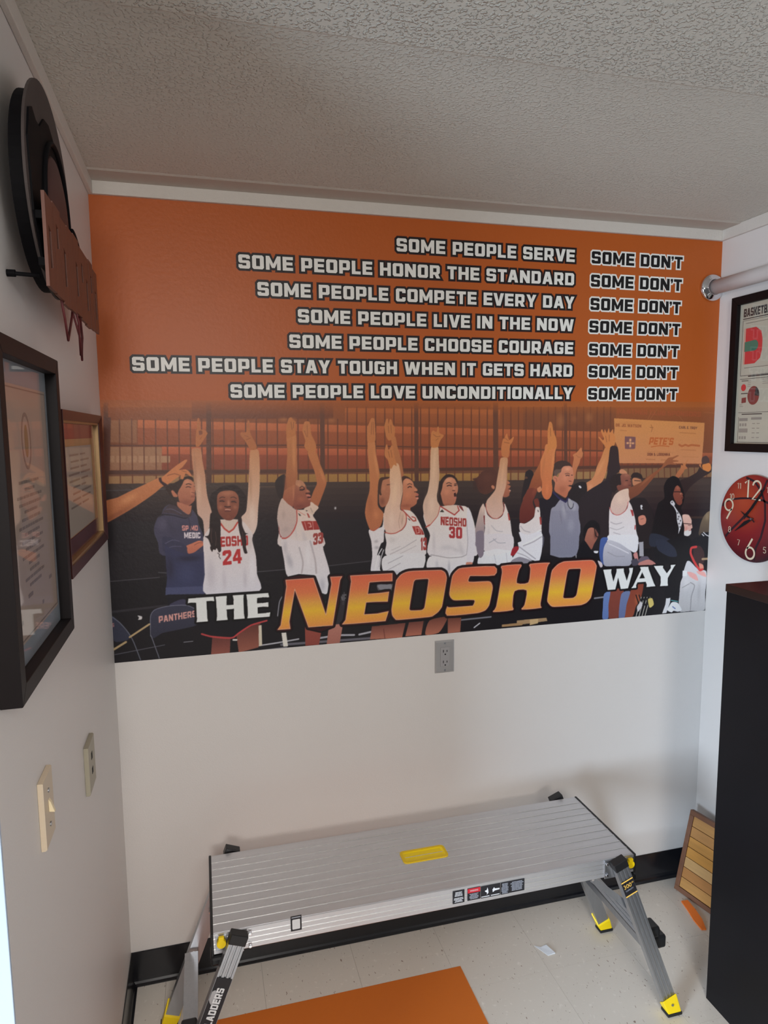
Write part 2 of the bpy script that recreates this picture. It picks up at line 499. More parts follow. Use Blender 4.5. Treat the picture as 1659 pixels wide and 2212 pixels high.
# ---------------------------------------------------------------- printed wall mural
ART = '''
P|158,84,38||0|-87,3775 4360,3800 4372,3612 -95,3628
P|140,72,34|96,52,34|0|-91,3695 4367,3698 4404,3072 -116,3252
P|126,66,36|112,58,34|0|518,3729 1382,3731 1380,3623 514,3626
P|130,70,36|110,58,34|0|2701,3697 3422,3697 3429,3501 2704,3520
P|134,70,34||0|1382,3731 2461,3721 2462,3684 1382,3696
P|164,84,40|141,72,34|0|1457,3691 2530,3680 2531,3570 1455,3602
P|178,94,44|164,84,40|0|1457,3691 2530,3680 2530,3645 1456,3663
P|160,78,40|137,67,34|0|205,3621 3354,3524 3358,3386 198,3475
P|190,98,52|160,78,40|0|205,3621 3354,3524 3355,3480 203,3575
P|150,68,40|129,58,34|0|334,3461 3358,3383 3362,3271 327,3319
P|192,94,54|150,68,40|0|334,3461 3358,3383 3359,3347 332,3416
P|136,66,38|116,56,32|0|3358,3376 4345,3358 4351,3264 3362,3277
P|170,86,50|136,66,38|0|3358,3376 4345,3358 4347,3328 3359,3345
P|150,94,58|140,86,54|0|18,3620 200,3619 193,3483 11,3491
P|156,108,74|150,100,70|0|9,3464 334,3459 327,3320 2,3322
P|168,122,88||0|14,3412 65,3411 63,3373 12,3371
P|168,122,88||0|76,3411 127,3410 125,3372 74,3370
P|168,122,88||0|138,3410 189,3409 188,3370 135,3369
P|168,122,88||0|200,3409 252,3408 250,3369 198,3367
P|168,122,88||0|263,3407 315,3407 314,3368 261,3366
P|168,122,88||0|326,3406 379,3405 377,3366 324,3365
P|112,66,44||0|2,3328 4351,3256 4358,3144 -3,3235
P|156,112,70||0|0,3292 569,3283 567,3238 -2,3248
P|160,112,52||0|610,3285 2604,3249 2605,3198 608,3237
P|146,106,62||0|2604,3249 3438,3242 3440,3189 2605,3198
P|120,84,54||0|3437,3269 4268,3258 4273,3181 3440,3189
S|106,56,34|3.4|0|36,3625 22,3252
S|106,56,34|3.4|0|103,3625 90,3250
S|106,56,34|3.4|0|171,3625 158,3249
S|106,56,34|3.4|0|238,3625 225,3247
S|106,56,34|3.4|0|305,3624 293,3246
S|106,56,34|3.5|0|371,3624 360,3244
S|106,56,34|3.5|0|438,3624 427,3243
S|106,56,34|3.5|0|504,3624 494,3242
S|106,56,34|3.6|0|570,3623 560,3240
S|106,56,34|3.6|0|636,3623 626,3239
S|106,56,34|3.6|0|702,3623 692,3237
S|106,56,34|3.6|0|767,3623 758,3236
S|106,56,34|3.7|0|832,3622 824,3235
S|106,56,34|3.7|0|897,3622 889,3233
S|106,56,34|3.7|0|962,3622 954,3232
S|106,56,34|3.7|0|1026,3622 1019,3231
S|106,56,34|3.8|0|1091,3621 1084,3229
S|106,56,34|3.8|0|1155,3621 1148,3228
S|106,56,34|3.8|0|1218,3621 1213,3226
S|106,56,34|3.8|0|1282,3621 1277,3225
S|106,56,34|3.9|0|1345,3620 1340,3224
S|106,56,34|3.9|0|1408,3620 1404,3222
S|106,56,34|3.9|0|1472,3696 1467,3221
S|106,56,34|3.9|0|1534,3696 1530,3220
S|106,56,34|3.9|0|1596,3696 1592,3218
S|106,56,34|4.0|0|1658,3696 1655,3217
S|106,56,34|4.0|0|1720,3696 1717,3216
S|106,56,34|4.0|0|1781,3696 1779,3214
S|106,56,34|4.0|0|1842,3696 1840,3213
S|106,56,34|4.1|0|1903,3696 1902,3212
S|106,56,34|4.1|0|1963,3696 1963,3211
S|106,56,34|4.1|0|2023,3696 2023,3209
S|106,56,34|4.1|0|2083,3696 2084,3208
S|106,56,34|4.2|0|2143,3696 2144,3207
S|106,56,34|4.2|0|2202,3696 2204,3205
S|106,56,34|4.2|0|2261,3697 2263,3204
S|106,56,34|4.2|0|2320,3697 2323,3203
S|106,56,34|4.3|0|2378,3697 2382,3202
S|106,56,34|4.3|0|2436,3697 2440,3201
S|106,56,34|4.3|0|2494,3697 2499,3199
S|106,56,34|4.3|0|2552,3697 2557,3198
S|106,56,34|4.4|0|2609,3697 2615,3197
S|106,56,34|4.4|0|2666,3697 2672,3196
S|106,56,34|4.4|0|2723,3697 2730,3194
S|106,56,34|4.4|0|2779,3697 2787,3193
S|106,56,34|4.5|0|2835,3697 2843,3192
S|106,56,34|4.5|0|2891,3697 2900,3191
S|106,56,34|4.5|0|2946,3697 2956,3190
S|106,56,34|4.5|0|3001,3697 3011,3188
S|106,56,34|4.5|0|3056,3697 3067,3187
S|106,56,34|4.6|0|3111,3697 3122,3186
S|106,56,34|4.6|0|3165,3697 3177,3185
S|106,56,34|4.6|0|3219,3697 3231,3184
S|106,56,34|4.6|0|3272,3697 3285,3183
S|106,56,34|4.7|0|3326,3697 3339,3181
S|106,56,34|4.7|0|3379,3697 3393,3180
S|98,54,38|4.0|0|3437,3296 3444,3195
S|98,54,38|4.1|0|3486,3295 3493,3194
S|98,54,38|4.1|0|3536,3294 3543,3193
S|98,54,38|4.1|0|3585,3292 3593,3192
S|98,54,38|4.1|0|3636,3291 3644,3190
S|98,54,38|4.1|0|3686,3290 3694,3189
S|98,54,38|4.1|0|3737,3289 3745,3188
S|98,54,38|4.2|0|3788,3288 3796,3186
S|98,54,38|4.2|0|3839,3287 3848,3185
S|98,54,38|4.2|0|3891,3286 3899,3184
S|98,54,38|4.2|0|3942,3285 3951,3182
S|98,54,38|4.2|0|3994,3284 4003,3181
S|98,54,38|4.3|0|4047,3283 4056,3180
S|98,54,38|4.3|0|4099,3282 4109,3178
S|98,54,38|4.3|0|4152,3281 4162,3177
S|98,54,38|4.3|0|4205,3280 4215,3176
S|98,54,38|4.4|0|4259,3279 4269,3174
S|96,52,36|4.4|0|10,3472 334,3467 1317,3457 3321,3390
S|84,48,36|10.9|0|2,3314 1314,3292 4351,3263
P|104,58,38|84,50,38|0|21,3722 46,3722 23,3234 -3,3235
P|104,58,38|84,50,38|0|601,3723 631,3723 615,3217 584,3218
P|104,58,38|84,50,38|0|1296,3725 1326,3725 1319,3196 1289,3197
P|104,58,38|84,50,38|0|1919,3726 1948,3726 1950,3178 1921,3179
P|104,58,38|84,50,38|0|2477,3728 2514,3728 2524,3162 2486,3163
P|104,58,38|84,50,38|0|3009,3729 3034,3729 3053,3146 3027,3147
P|92,50,36||0|16,3636 57,3636 35,3321 10,3322
P|66,44,36|30,26,30|0|-116,3243 1313,3214 4356,3179 4448,1611 -181,2090
P|34,28,32|24,22,27|0|-127,3047 4374,2861 4448,1611 -181,2090
P|66,50,44||0|-116,3249 4357,3165 4360,3109 -119,3205
P|60,45,41||0|-118,3213 4359,3119 4363,3063 -120,3170
P|54,40,38||0|-120,3178 4362,3073 4365,3017 -122,3134
P|48,35,35||0|-122,3142 4365,3028 4368,2971 -124,3099
P|42,30,32||0|-124,3107 4367,2982 4371,2925 -126,3063
P|36,25,29||0|-126,3071 4370,2935 4373,2879 -128,3027
B|64,46,40|900,3121|375.7,86.7|0.25|0
B|58,44,40|2264,3106|496.5,66.2|0.25|0
P|26,22,26|20,18,23|0|-149,2664 1062,2668 1933,2694 4387,2646 4448,1611 -181,2090
S|78,74,78|2.2|0|-2,3207 498,3206
S|92,70,58|2.3|0|902,3203 1283,3198
S|70,66,72|2.4|0|-4,2660 285,2667
S|70,66,72|2.6|0|875,2665 1047,2669
S|64,60,66|2.7|0|1333,2676 1628,2693
S|44,40,46|7.1|0|-4,2472 263,2486 483,2484
B|60,56,62|708,2482|89.1,29.7|0.20|0
S|160,160,168|4.7|0|872,2184 990,2192 1126,2205
S|150,150,160|6.5|1|1263,2199 1386,2207 1496,2200
S|150,150,160|6.6|1|1531,2200 1617,2212
S|90,88,98|8.0|1|1014,2177 1355,2172 1607,2168
S|110,110,120|5.3|1|2217,2240 2477,2245
S|120,120,130|5.8|1|3294,2319 3471,2327
P|44,40,46||1|1298,2439 1452,2440 1450,2286 1295,2283
S|130,130,140|3.1|1|995,2369 1009,2460 1034,2504
P|150,120,85||0|2676,2203 2908,2204 2916,2180 2676,2169
P|180,150,105||0|2777,2201 2842,2203 2843,2169 2777,2160
P|150,115,75||0|2562,2182 2726,2185 2719,2165 2562,2165
S|170,170,178|4.5|1|2352,2179 2393,2206
P|200,196,188||0|1016,2260 1046,2261 1056,2164 1026,2164
P|84,80,84||1|1658,2532 1770,2543 1790,2504 1738,2463 1674,2474
B|178,108,60|1063,3621|14.2,7.1|0.50|0
B|178,108,60|1121,3621|11.5,7.2|0.40|0
B|174,104,58|1368,3614|14.7,8.8|0.50|0
B|176,106,58|2985,3601|17.2,27.5|0.45|0
B|176,106,58|3210,3626|15.8,21.1|0.45|0
B|170,98,54|3093,3614|13.9,13.9|0.30|0
P|196,124,62|186,116,72|0|3410,3619 4174,3583 4172,3449 4164,3281 3805,3292 3464,3299 3447,3413 3411,3480 3416,3547
B|170,100,50|3530,3584|48.6,8.1|0.30|0
T|150,70,36|PANTHER CLUB SPONSORS|3434,3651|4139,3628|17.8|0.00|
T|150,78,40|DR. JO. WATSON|3424,3561|3635,3552|10.5|0.00|
T|120,70,50|CARL E. TROY|3954,3543|4112,3536|9.2|0.00|
S|176,104,54|3.5|0|3964,3513 4100,3505
S|176,104,54|2.9|0|3464,3534 3515,3530
P|116,72,72||1|3503,3485 3515,3490 3582,3486 3591,3479 3592,3411 3582,3400 3518,3400 3506,3409
B|226,160,100|3548,3464|5.0,6.6|0.95|0
B|226,160,100|3549,3423|4.1,6.6|0.95|0
B|226,160,100|3527,3443|6.6,3.7|0.95|0
B|226,160,100|3570,3441|6.6,3.7|0.95|0
B|226,160,100|3549,3443|4.2,4.2|0.90|0
T|178,84,34|PETE'S|3703,3430|3907,3423|26.0|0.18|
S|178,84,34|3.4|1|3725,3412 3799,3420 3875,3413
T|120,62,40|DON & LODONNA|3693,3349|3887,3344|10.2|0.00|
S|172,102,58|4.7|0|3688,3323 3759,3319
S|172,102,58|3.4|0|3812,3316 3875,3313
S|172,88,44|6.9|1|3961,3425 3987,3414 4014,3423 4041,3415 4068,3421 4138,3414
S|172,100,56|2.6|0|3979,3387 4107,3382
S|150,84,44|2.1|1|3717,3571 3727,3549 3722,3522
S|150,84,44|2.1|1|3709,3553 3736,3551
S|176,106,56|1.7|1|3686,3379 3895,3371
S|176,106,56|1.7|1|4000,3336 4137,3330
S|160,90,48|1.3|1|3761,3680 3703,3605
S|160,90,48|1.2|1|3718,3669 3685,3605
S|160,90,48|1.3|1|4165,3661 4257,3653
S|156,90,46|1.3|1|3949,3635 3987,3597
P|52,32,26||1|343,3215 369,3232 403,3245 442,3268 455,3276 481,3282 506,3271 508,3246 493,3255 472,3263 454,3256 441,3230 427,3209 420,3187 409,3178 383,3161 366,3171 354,3189
P|192,118,84|156,88,66|1|454,3256 474,3264 497,3255 513,3233 524,3215 520,3201 513,3175 514,3157 509,3130 491,3113 474,3100 448,3106 423,3124 416,3151 413,3178 422,3200 431,3213 441,3230
P|184,108,78||1|375,3192 386,3197 402,3178 412,3165 408,3156 387,3160
B|130,70,54|457,3123|19.3,8.6|0.50|0
B|214,142,104|471,3243|8.6,6.4|0.50|0
B|208,132,96|494,3184|4.7,8.6|0.50|0
P|178,108,80|168,100,76|1|407,3125 423,3122 474,3100 491,3100 485,3060 471,3046 446,3061 410,3098
S|60,36,30|2.4|1|464,3231 479,3235 494,3229
S|52,30,28|1.9|1|463,3214 478,3217 491,3211
S|52,30,28|1.5|1|510,3217 521,3217
S|110,56,44|1.7|1|494,3182 511,3177
S|150,80,66|2.2|1|493,3160 515,3162
S|90,44,38|0.9|1|491,3153 514,3154
P|70,64,84|58,56,80|1|360,3113 376,3108 405,3096 434,3071 471,3045 489,3060 494,3077 522,3031 529,2982 552,2913 547,2787 308,2801 286,2881 268,2935 268,2980 289,3032 315,3057 329,3092
P|66,52,60||1|320,3062 360,3111 405,3098 430,3071 471,3042 489,3055 484,3033 437,3035 382,3055 332,3061
P|44,36,46||1|297,3036 319,3057 382,3048 437,3030 471,3029 445,3021 378,3042 327,3046
S|88,82,102|2.2|1|341,3083 379,3082 429,3053
B|88,82,104|317,2995|15.0,19.3|0.50|0
B|50,48,66|434,2963|17.2,25.8|0.40|0
B|50,46,64|370,2966|10.7,32.2|0.35|-20
P|196,112,82|176,96,74|1|448,2852 481,2866 525,2882 553,2872 554,2854 532,2837 496,2811 462,2804 450,2827
S|130,70,60|1.8|1|498,2856 525,2869 550,2867
P|54,52,76||1|313,2915 368,2908 413,2879 451,2850 454,2827 448,2793 342,2799 310,2844
S|82,80,108|2.1|1|328,2874 371,2894 409,2884
S|82,80,108|1.9|1|331,2843 374,2854 421,2851
T|214,138,128|SP MO|429,2949|523,2945|15.8|0.00|
T|214,200,204|MEDIC|440,2901|536,2896|18.5|0.00|
S|58,50,66|3.2|1|470,3024 485,2947
P|52,52,82|50,54,86|0|324,2861 450,2798 558,2807 549,2547 314,2556 329,2661 326,2775
P|66,70,104||0|318,2601 550,2595 548,2545 315,2554
B|38,34,52|346,2721|14.8,40.7|0.60|0
B|66,72,110|445,2677|25.9,33.3|0.40|0
B|36,32,48|463,2775|40.7,11.1|0.60|0
P|24,22,30||0|325,2557 550,2545 547,2462 324,2463
P|56,54,78||1|336,2493 395,2519 431,2517 429,2471 364,2468
P|194,116,68|166,92,52|1|-14,3136 68,3164 145,3201 244,3246 314,3277 341,3250 354,3232 326,3221 275,3179 182,3116 76,3054 -21,3012
B|222,150,96|129,3154|31.5,11.9|0.50|-28
B|128,66,40|57,3062|53.3,7.8|0.55|-28
P|198,116,66||1|321,3269 343,3291 368,3312 408,3344 466,3381 477,3374 447,3336 428,3320 464,3322 485,3309 499,3283 493,3279 466,3297 458,3284 449,3264 437,3264 435,3285 405,3267 369,3241 351,3234
S|128,64,40|1.8|1|357,3287 399,3297 434,3285
S|140,74,46|1.4|1|442,3314 470,3306
P|58,30,34||1|307,3272 321,3276 327,3254 354,3234 346,3223 334,3226 312,3250
P|44,29,27||1|602,2956 585,2975 595,3019 598,3082 600,3136 614,3172 645,3193 668,3210 703,3218 751,3221 781,3203 811,3165 823,3129 813,3074 793,3020 800,2947 806,2873 788,2851 773,2948 658,2953 653,2816 635,2804 597,2819 586,2875
P|186,118,76|196,168,158|1|508,3445 558,3444 566,3370 577,3296 586,3161 608,3063 611,3010 586,2951 562,2891 555,3005 524,3051 521,3149 512,3275 505,3386
P|190,124,78|204,182,172|1|855,3432 904,3432 910,3333 905,3182 893,3075 882,2960 850,2900 793,2972 787,3018 818,3055 832,3169 844,3305
B|216,180,150|537,3193|8.0,51.1|0.40|0
B|150,104,78|519,3283|5.0,72.0|0.40|0
B|220,196,180|854,3031|9.9,41.8|0.45|0
B|160,112,82|849,3229|5.3,60.0|0.40|0
P|178,100,50||1|530,3463 535,3547 542,3576 546,3626 558,3626 560,3565 587,3560 602,3537 585,3510 564,3477 548,3459
P|130,66,36||1|551,3553 570,3554 572,3534 554,3529
S|150,80,42|1.4|1|558,3503 568,3519
P|172,96,48||1|856,3436 824,3491 797,3529 804,3543 833,3545 843,3610 854,3610 859,3538 876,3499 894,3462 890,3436
S|140,74,40|1.5|1|825,3522 847,3515
S|140,74,40|1.5|1|832,3496 858,3507
P|206,190,184|196,194,204|1|553,2899 586,2951 624,3002 675,3007 764,3004 808,2979 854,2907 849,2869 869,2767 873,2650 883,2539 556,2542 553,2670 552,2785
P|198,176,162||1|653,3001 760,3004 755,2973 710,2930 663,2970
S|186,64,52|4.9|0|656,2989 681,2950 709,2926 736,2944 763,2985
B|170,162,172|590,2668|15.2,49.4|0.50|0
B|178,170,180|669,2624|7.6,34.2|0.50|0
B|168,160,170|796,2623|6.9,34.7|0.45|0
B|214,212,218|844,2691|10.0,46.2|0.50|0
B|180,166,162|830,2862|11.5,26.9|0.50|0
T|172,46,44|NEOSHO|618,2836|824,2838|31.5|0.00|
T|180,42,44|24|665,2719|782,2726|46.2|0.00|
P|152,88,62|116,58,44|1|643,3126 648,3162 666,3179 693,3185 728,3186 754,3176 771,3153 776,3121 773,3076 763,3040 744,3013 722,3000 695,3002 674,3016 653,3044 643,3081
B|178,110,78|705,3169|18.0,8.1|0.60|0
B|190,120,92|712,3108|4.8,11.0|0.70|0
B|176,104,74|663,3084|7.5,7.9|0.55|0
B|176,104,74|751,3081|6.7,7.6|0.50|0
B|96,48,38|673,3125|11.0,5.7|0.55|0
B|96,48,38|743,3118|10.4,5.9|0.55|0
B|140,74,52|705,3024|8.1,5.4|0.50|0
S|66,38,32|2.1|1|658,3139 674,3147 691,3143
S|66,38,32|2.1|1|726,3141 744,3145 761,3135
S|48,28,28|2.5|1|660,3121 673,3123 686,3119
S|48,28,28|2.5|1|730,3115 745,3117 758,3110
S|66,32,28|3.6|1|689,3088 702,3084 722,3085
S|120,56,48|5.0|1|689,3063 706,3059 724,3062
S|206,146,122|2.6|1|691,3068 704,3069 722,3065
S|70,32,28|1.1|1|688,3057 706,3055 724,3057
P|40,27,27||1|601,3046 618,3050 648,3017 660,2999 658,2930 655,2862 658,2816 644,2801 632,2827 610,2832 597,2842 582,2889 561,2908 583,2911 592,2938 594,2992
P|40,27,27||1|767,3021 788,3011 791,2965 808,2919 825,2911 810,2905 813,2863 809,2827 817,2789 799,2788 789,2828 784,2874 772,2925 767,2971
P|40,27,27||1|593,2842 628,2841 623,2818 610,2823 603,2808 593,2824
S|40,27,27|1.8|1|635,2799 646,2789 643,2776 652,2761
S|90,60,56|1.4|1|606,2956 600,2910 603,2865
S|86,60,58|1.4|1|627,2932 630,2886 624,2845
S|84,58,56|1.4|1|790,2924 793,2878 801,2832
P|22,20,26||0|556,2542 885,2541 946,2527 956,2343 902,2331 755,2272 709,2248 575,2268 517,2293 490,2365
P|92,46,42|134,72,60|0|584,2275 695,2255 687,2149 571,2150
P|90,46,40|142,80,64|0|732,2262 786,2301 886,2337 868,2173 743,2149
S|176,56,58|5.2|1|520,2291 575,2270 649,2255 709,2251 747,2277 825,2322 925,2344
S|200,196,190|5.5|0|712,2236 732,2234
P|190,180,160||0|872,2316 891,2318 891,2183 871,2180
P|54,54,72|44,44,60|1|222,2425 250,2468 336,2484 437,2479 479,2459 499,2403 490,2350 387,2331 286,2317 226,2291
S|110,112,130|1.9|1|217,2303 221,2426 250,2468 336,2485 437,2481 486,2455
S|120,122,138|1.9|0|217,2311 224,2291 261,2159
T|196,138,130|PANTHERS|269,2383|492,2404|20.7|0.00|
P|46,48,66||1|0,2443 31,2418 69,2362 102,2310 73,2289 3,2293
S|104,108,124|2.2|1|0,2443 44,2402 89,2337 117,2274 151,2159
T|150,100,100|S|-2,2378|11,2380|12.2|0.00|
S|168,142,100|5.9|0|212,2379 96,2308
S|168,142,100|6.7|0|72,2279 1,2239
S|92,92,104|1.9|0|2,2206 297,2241
S|140,140,150|1.9|0|410,2248 465,2249
P|190,186,186||1|147,2439 172,2431 170,2414 149,2412 155,2425
S|60,58,64|3.6|1|281,2698 324,2692
S|130,130,140|2.4|1|858,2151 1049,2158
P|48,34,32||1|1001,3225 1025,3262 1063,3277 1077,3223 1059,3131 1036,3120 1014,3148
P|186,112,56|146,80,54|1|1083,3535 1138,3534 1142,3451 1143,3359 1144,3267 1131,3221 1123,3144 1116,3098 1108,3070 1077,3084 1048,3120 1061,3200 1073,3299 1083,3414
B|206,134,78|1123,3398|6.2,53.9|0.50|0
B|120,64,46|1065,3208|5.3,41.8|0.50|0
P|180,104,50||1|1083,3505 1080,3565 1095,3622 1112,3633 1129,3614 1141,3603 1138,3527 1115,3512
S|130,70,40|1.5|1|1111,3603 1117,3557
S|130,70,40|1.5|1|1128,3603 1125,3565
P|182,106,54||1|1181,3549 1195,3602 1217,3608 1230,3598 1238,3526 1260,3480 1267,3449 1260,3395 1235,3396 1212,3419 1191,3450 1198,3488
S|140,76,42|1.5|1|1212,3587 1214,3511
S|140,76,42|1.5|1|1194,3549 1208,3511
P|182,106,56|160,88,54|1|1211,3412 1267,3411 1289,3341 1311,3286 1330,3223 1317,3177 1292,3115 1267,3061 1236,3074 1221,3102 1246,3171 1267,3217 1249,3303
B|202,130,76|1303,3263|5.5,23.7|0.50|-20
P|206,176,156|200,190,190|1|1045,3128 1067,3098 1101,3069 1123,3053 1183,3051 1224,3097 1249,3081 1275,3058 1237,3014 1257,2975 1281,2913 1304,2806 1022,2821 1017,2905 1014,2955 1009,3000 1016,3060 1030,3104
P|190,160,146|176,154,150|1|1045,3127 1067,3098 1101,3069 1128,3050 1132,3018 1126,2980 1112,2941 1087,2912 1054,2898 1030,2929 1014,2985 1016,3060
B|160,132,124|1053,3028|7.5,15.0|0.40|0
B|160,134,130|1063,2953|11.3,7.5|0.40|0
B|214,184,164|1102,3014|7.5,20.0|0.40|0
S|186,74,70|3.3|1|1133,3050 1134,3018 1128,2980 1115,2940 1092,2901 1066,2885 1039,2879 1027,2884
S|120,40,40|2.2|1|1019,2955 1020,2910 1031,2879
P|158,92,64|132,66,52|1|1132,3235 1147,3239 1167,3236 1184,3221 1196,3201 1201,3183 1220,3165 1221,3155 1215,3148 1225,3137 1226,3127 1228,3115 1221,3102 1222,3082 1216,3070 1183,3061 1158,3054 1123,3056 1113,3069 1117,3126 1126,3175
P|176,116,82||1|1134,3236 1147,3239 1167,3236 1184,3221 1193,3203 1176,3189 1148,3200 1131,3210
B|196,134,96|1151,3209|6.0,10.8|0.40|0
B|190,118,86|1205,3168|6.2,4.5|0.60|0
B|172,92,62|1164,3117|13.8,10.0|0.50|0
B|112,54,46|1153,3072|16.2,6.2|0.60|0
S|84,50,42|3.0|1|1156,3189 1171,3199 1186,3188
S|52,30,30|4.0|1|1158,3177 1173,3176 1185,3181
S|70,34,32|3.8|1|1196,3153 1210,3153 1217,3154
S|190,110,92|5.0|1|1202,3140 1220,3137
S|66,28,30|4.0|1|1207,3128 1222,3127
S|190,112,96|2.8|1|1212,3115 1224,3117
P|168,98,62|146,76,58|1|1061,3177 1126,3210 1121,3151 1114,3101 1111,3074 1101,3069 1067,3095 1048,3128 1053,3153
B|196,124,86|1115,3161|2.9,26.0|0.50|0
P|206,176,156|196,170,152|1|1180,3056 1222,3075 1224,3097 1249,3081 1275,3058 1255,3038 1237,3014 1207,3037
S|150,124,112|1.8|1|1223,3059 1235,3031
S|190,110,96|1.7|1|1130,3053 1157,3032 1187,3013
P|158,56,46||0|1197,3028 1208,3022 1219,2997 1208,2996
P|60,44,36||0|1191,3047 1205,3041 1195,3037
P|70,60,52||0|1142,3030 1154,3022 1162,3010 1149,3011
P|162,52,44|150,44,40|0|1162,2975 1206,2977 1254,2970 1264,2959 1278,2918 1238,2919 1186,2916 1177,2935
S|214,160,150|1.3|0|1193,2970 1207,2919
S|214,160,150|2.1|0|1213,2959 1228,2956 1235,2933 1220,2933
S|214,160,150|1.6|0|1241,2965 1243,2920
S|214,150,140|2.0|0|1254,2955 1258,2939
T|152,60,54|33|1236,2818|1302,2822|37.7|0.00|
B|160,150,152|1061,2857|10.4,14.3|0.60|0
B|176,166,166|1120,2925|5.0,37.5|0.35|-10
B|170,160,166|1179,2872|7.5,25.0|0.35|-15
P|202,190,190|198,198,206|1|1045,2883 1145,2847 1288,2855 1301,2783 1340,2629 1320,2496 1288,2498 1264,2513 1234,2603 1070,2618 1045,2734 1029,2852
P|162,52,44|150,44,40|0|1161,2975 1258,2974 1279,2917 1181,2916
S|214,170,160|1.2|0|1182,2971 1195,2917
S|216,176,164|2.0|0|1204,2962 1218,2961 1225,2937 1211,2936
S|214,170,160|1.2|0|1234,2970 1239,2917
T|150,58,52|33|1235,2817|1296,2826|36.8|0.00|
S|170,160,164|4.8|1|1144,2807 1166,2711 1156,2640
S|174,164,168|5.7|1|1216,2843 1245,2722 1251,2634
B|150,146,156|1080,2724|10.3,27.6|0.60|-15
B|150,148,160|1289,2551|10.7,24.6|0.50|0
B|216,212,216|1198,2749|8.7,39.5|0.40|0
B|168,160,166|1055,2812|7.8,23.4|0.60|0
S|176,84,76|3.5|1|1134,3043 1134,2980 1116,2926 1088,2889 1060,2870 1037,2871
P|190,162,148|176,154,150|1|1044,3124 1078,3091 1108,3067 1131,3039 1133,2980 1112,2927 1084,2889 1057,2874 1034,2883 1013,2978 1012,3024 1024,3078
S|182,74,66|2.8|1|1133,3043 1134,2980 1114,2927 1086,2887 1057,2872 1037,2875
B|156,130,122|1049,3023|6.2,15.4|0.40|0
B|154,134,130|1062,2929|10.1,9.4|0.40|0
P|140,64,52|128,56,48|0|1170,2281 1284,2280 1259,2153 1169,2155
P|166,106,92|150,90,78|0|1328,2282 1422,2282 1398,2154 1310,2152
S|60,56,62|4.1|1|1433,2493 1424,2412
T|90,88,94|NP|1403,2438|1452,2439|21.0|0.00|
B|206,204,206|1383,3052|3.6,4.8|0.90|0
P|184,108,54||1|1716,3572 1728,3617 1740,3622 1744,3588 1753,3618 1764,3615 1774,3584 1788,3564 1783,3497 1766,3485 1742,3483 1726,3513
S|140,76,40|1.6|1|1742,3576 1747,3529
S|140,76,40|1.6|1|1761,3580 1763,3529
P|182,108,56|160,92,56|1|1760,3497 1790,3505 1803,3442 1825,3370 1846,3249 1823,3210 1802,3267 1782,3378
P|178,112,78|156,90,64|1|1680,3214 1698,3237 1740,3243 1764,3231 1763,3099 1730,3060 1697,3045 1676,3078
P|74,46,34||1|1669,3206 1690,3241 1748,3244 1740,3233 1702,3221 1689,3158 1693,3126 1677,3134
S|70,40,32|2.5|1|1731,3192 1749,3194
B|196,126,88|1708,3173|5.7,9.8|0.40|0
B|110,60,46|1697,3085|10.0,14.1|0.60|0
P|206,196,194|198,196,204|1|1605,2900 1695,2916 1706,3005 1738,2995 1761,2758 1701,2613 1616,2615 1626,2725 1620,2823
B|150,142,146|1653,2821|7.6,5.9|0.60|0
B|140,134,140|1657,2780|8.4,5.9|0.60|0
P|26,22,26||1|1710,2895 1737,2882 1744,2751 1703,2618 1673,2641 1682,2722 1660,2731 1686,2803 1705,2819
S|210,208,214|3.0|1|1692,2770 1665,2723 1643,2626
S|210,208,214|2.5|1|1704,2762 1685,2705 1673,2624
P|188,114,62|170,96,60|1|1605,3476 1650,3481 1659,3388 1679,3285 1680,3246 1670,3190 1667,3062 1696,3021 1706,2997 1687,2925 1654,2898 1636,2890 1611,2904 1587,2969 1580,3018 1590,3081 1612,3160 1614,3255 1605,3366
B|212,140,86|1658,3333|5.7,44.5|0.45|-8
B|146,78,50|1615,3064|10.5,36.5|0.40|0
B|206,126,80|1655,2999|10.8,16.6|0.45|0
P|184,108,56||1|1603,3474 1601,3561 1613,3592 1627,3623 1639,3627 1650,3622 1654,3577 1657,3506 1650,3475
S|140,76,42|1.6|1|1633,3600 1628,3522
S|140,76,42|1.6|1|1643,3600 1643,3522
S|172,74,60|2.5|1|1616,2900 1641,2894 1670,2912
P|206,156,116|204,172,158|1|1753,3322 1768,3331 1793,3335 1813,3321 1827,3249 1838,3181 1836,3128 1823,3066 1821,3027 1851,3002 1863,2967 1850,2919 1815,2882 1770,2867 1730,2871 1710,2906 1706,2974 1716,3041 1741,3088 1752,3145 1750,3241
B|222,182,146|1781,3135|10.0,50.0|0.45|8
B|166,120,92|1827,3191|3.0,55.0|0.45|0
B|180,136,112|1762,3198|8.8,2.9|0.30|0
B|176,140,122|1830,2959|6.1,25.5|0.45|0
B|222,192,172|1760,2962|10.0,27.5|0.40|0
S|170,130,110|1.5|1|1821,3008 1810,2950 1815,2901
S|170,130,110|1.5|1|1841,2988 1830,2930
P|186,110,58||1|1718,3380 1717,3419 1727,3454 1735,3454 1743,3419 1762,3448 1770,3445 1777,3410 1787,3362 1795,3338 1797,3313 1778,3323 1758,3295 1745,3328 1737,3355
S|140,76,42|1.6|1|1741,3411 1751,3371
S|140,76,42|1.6|1|1759,3418 1766,3371
P|70,42,34||1|1832,3239 1852,3248 1882,3238 1912,3208 1882,3223 1852,3224 1839,3191
P|196,122,86|166,92,64|1|1842,3215 1862,3231 1887,3225 1910,3203 1917,3179 1937,3159 1940,3147 1924,3140 1947,3125 1945,3110 1947,3095 1937,3081 1934,3062 1917,3048 1891,3034 1891,3015 1861,3021 1823,3032 1831,3085 1839,3128 1839,3176
B|214,146,104|1872,3209|12.5,7.5|0.50|0
B|206,122,80|1871,3122|15.0,15.0|0.50|0
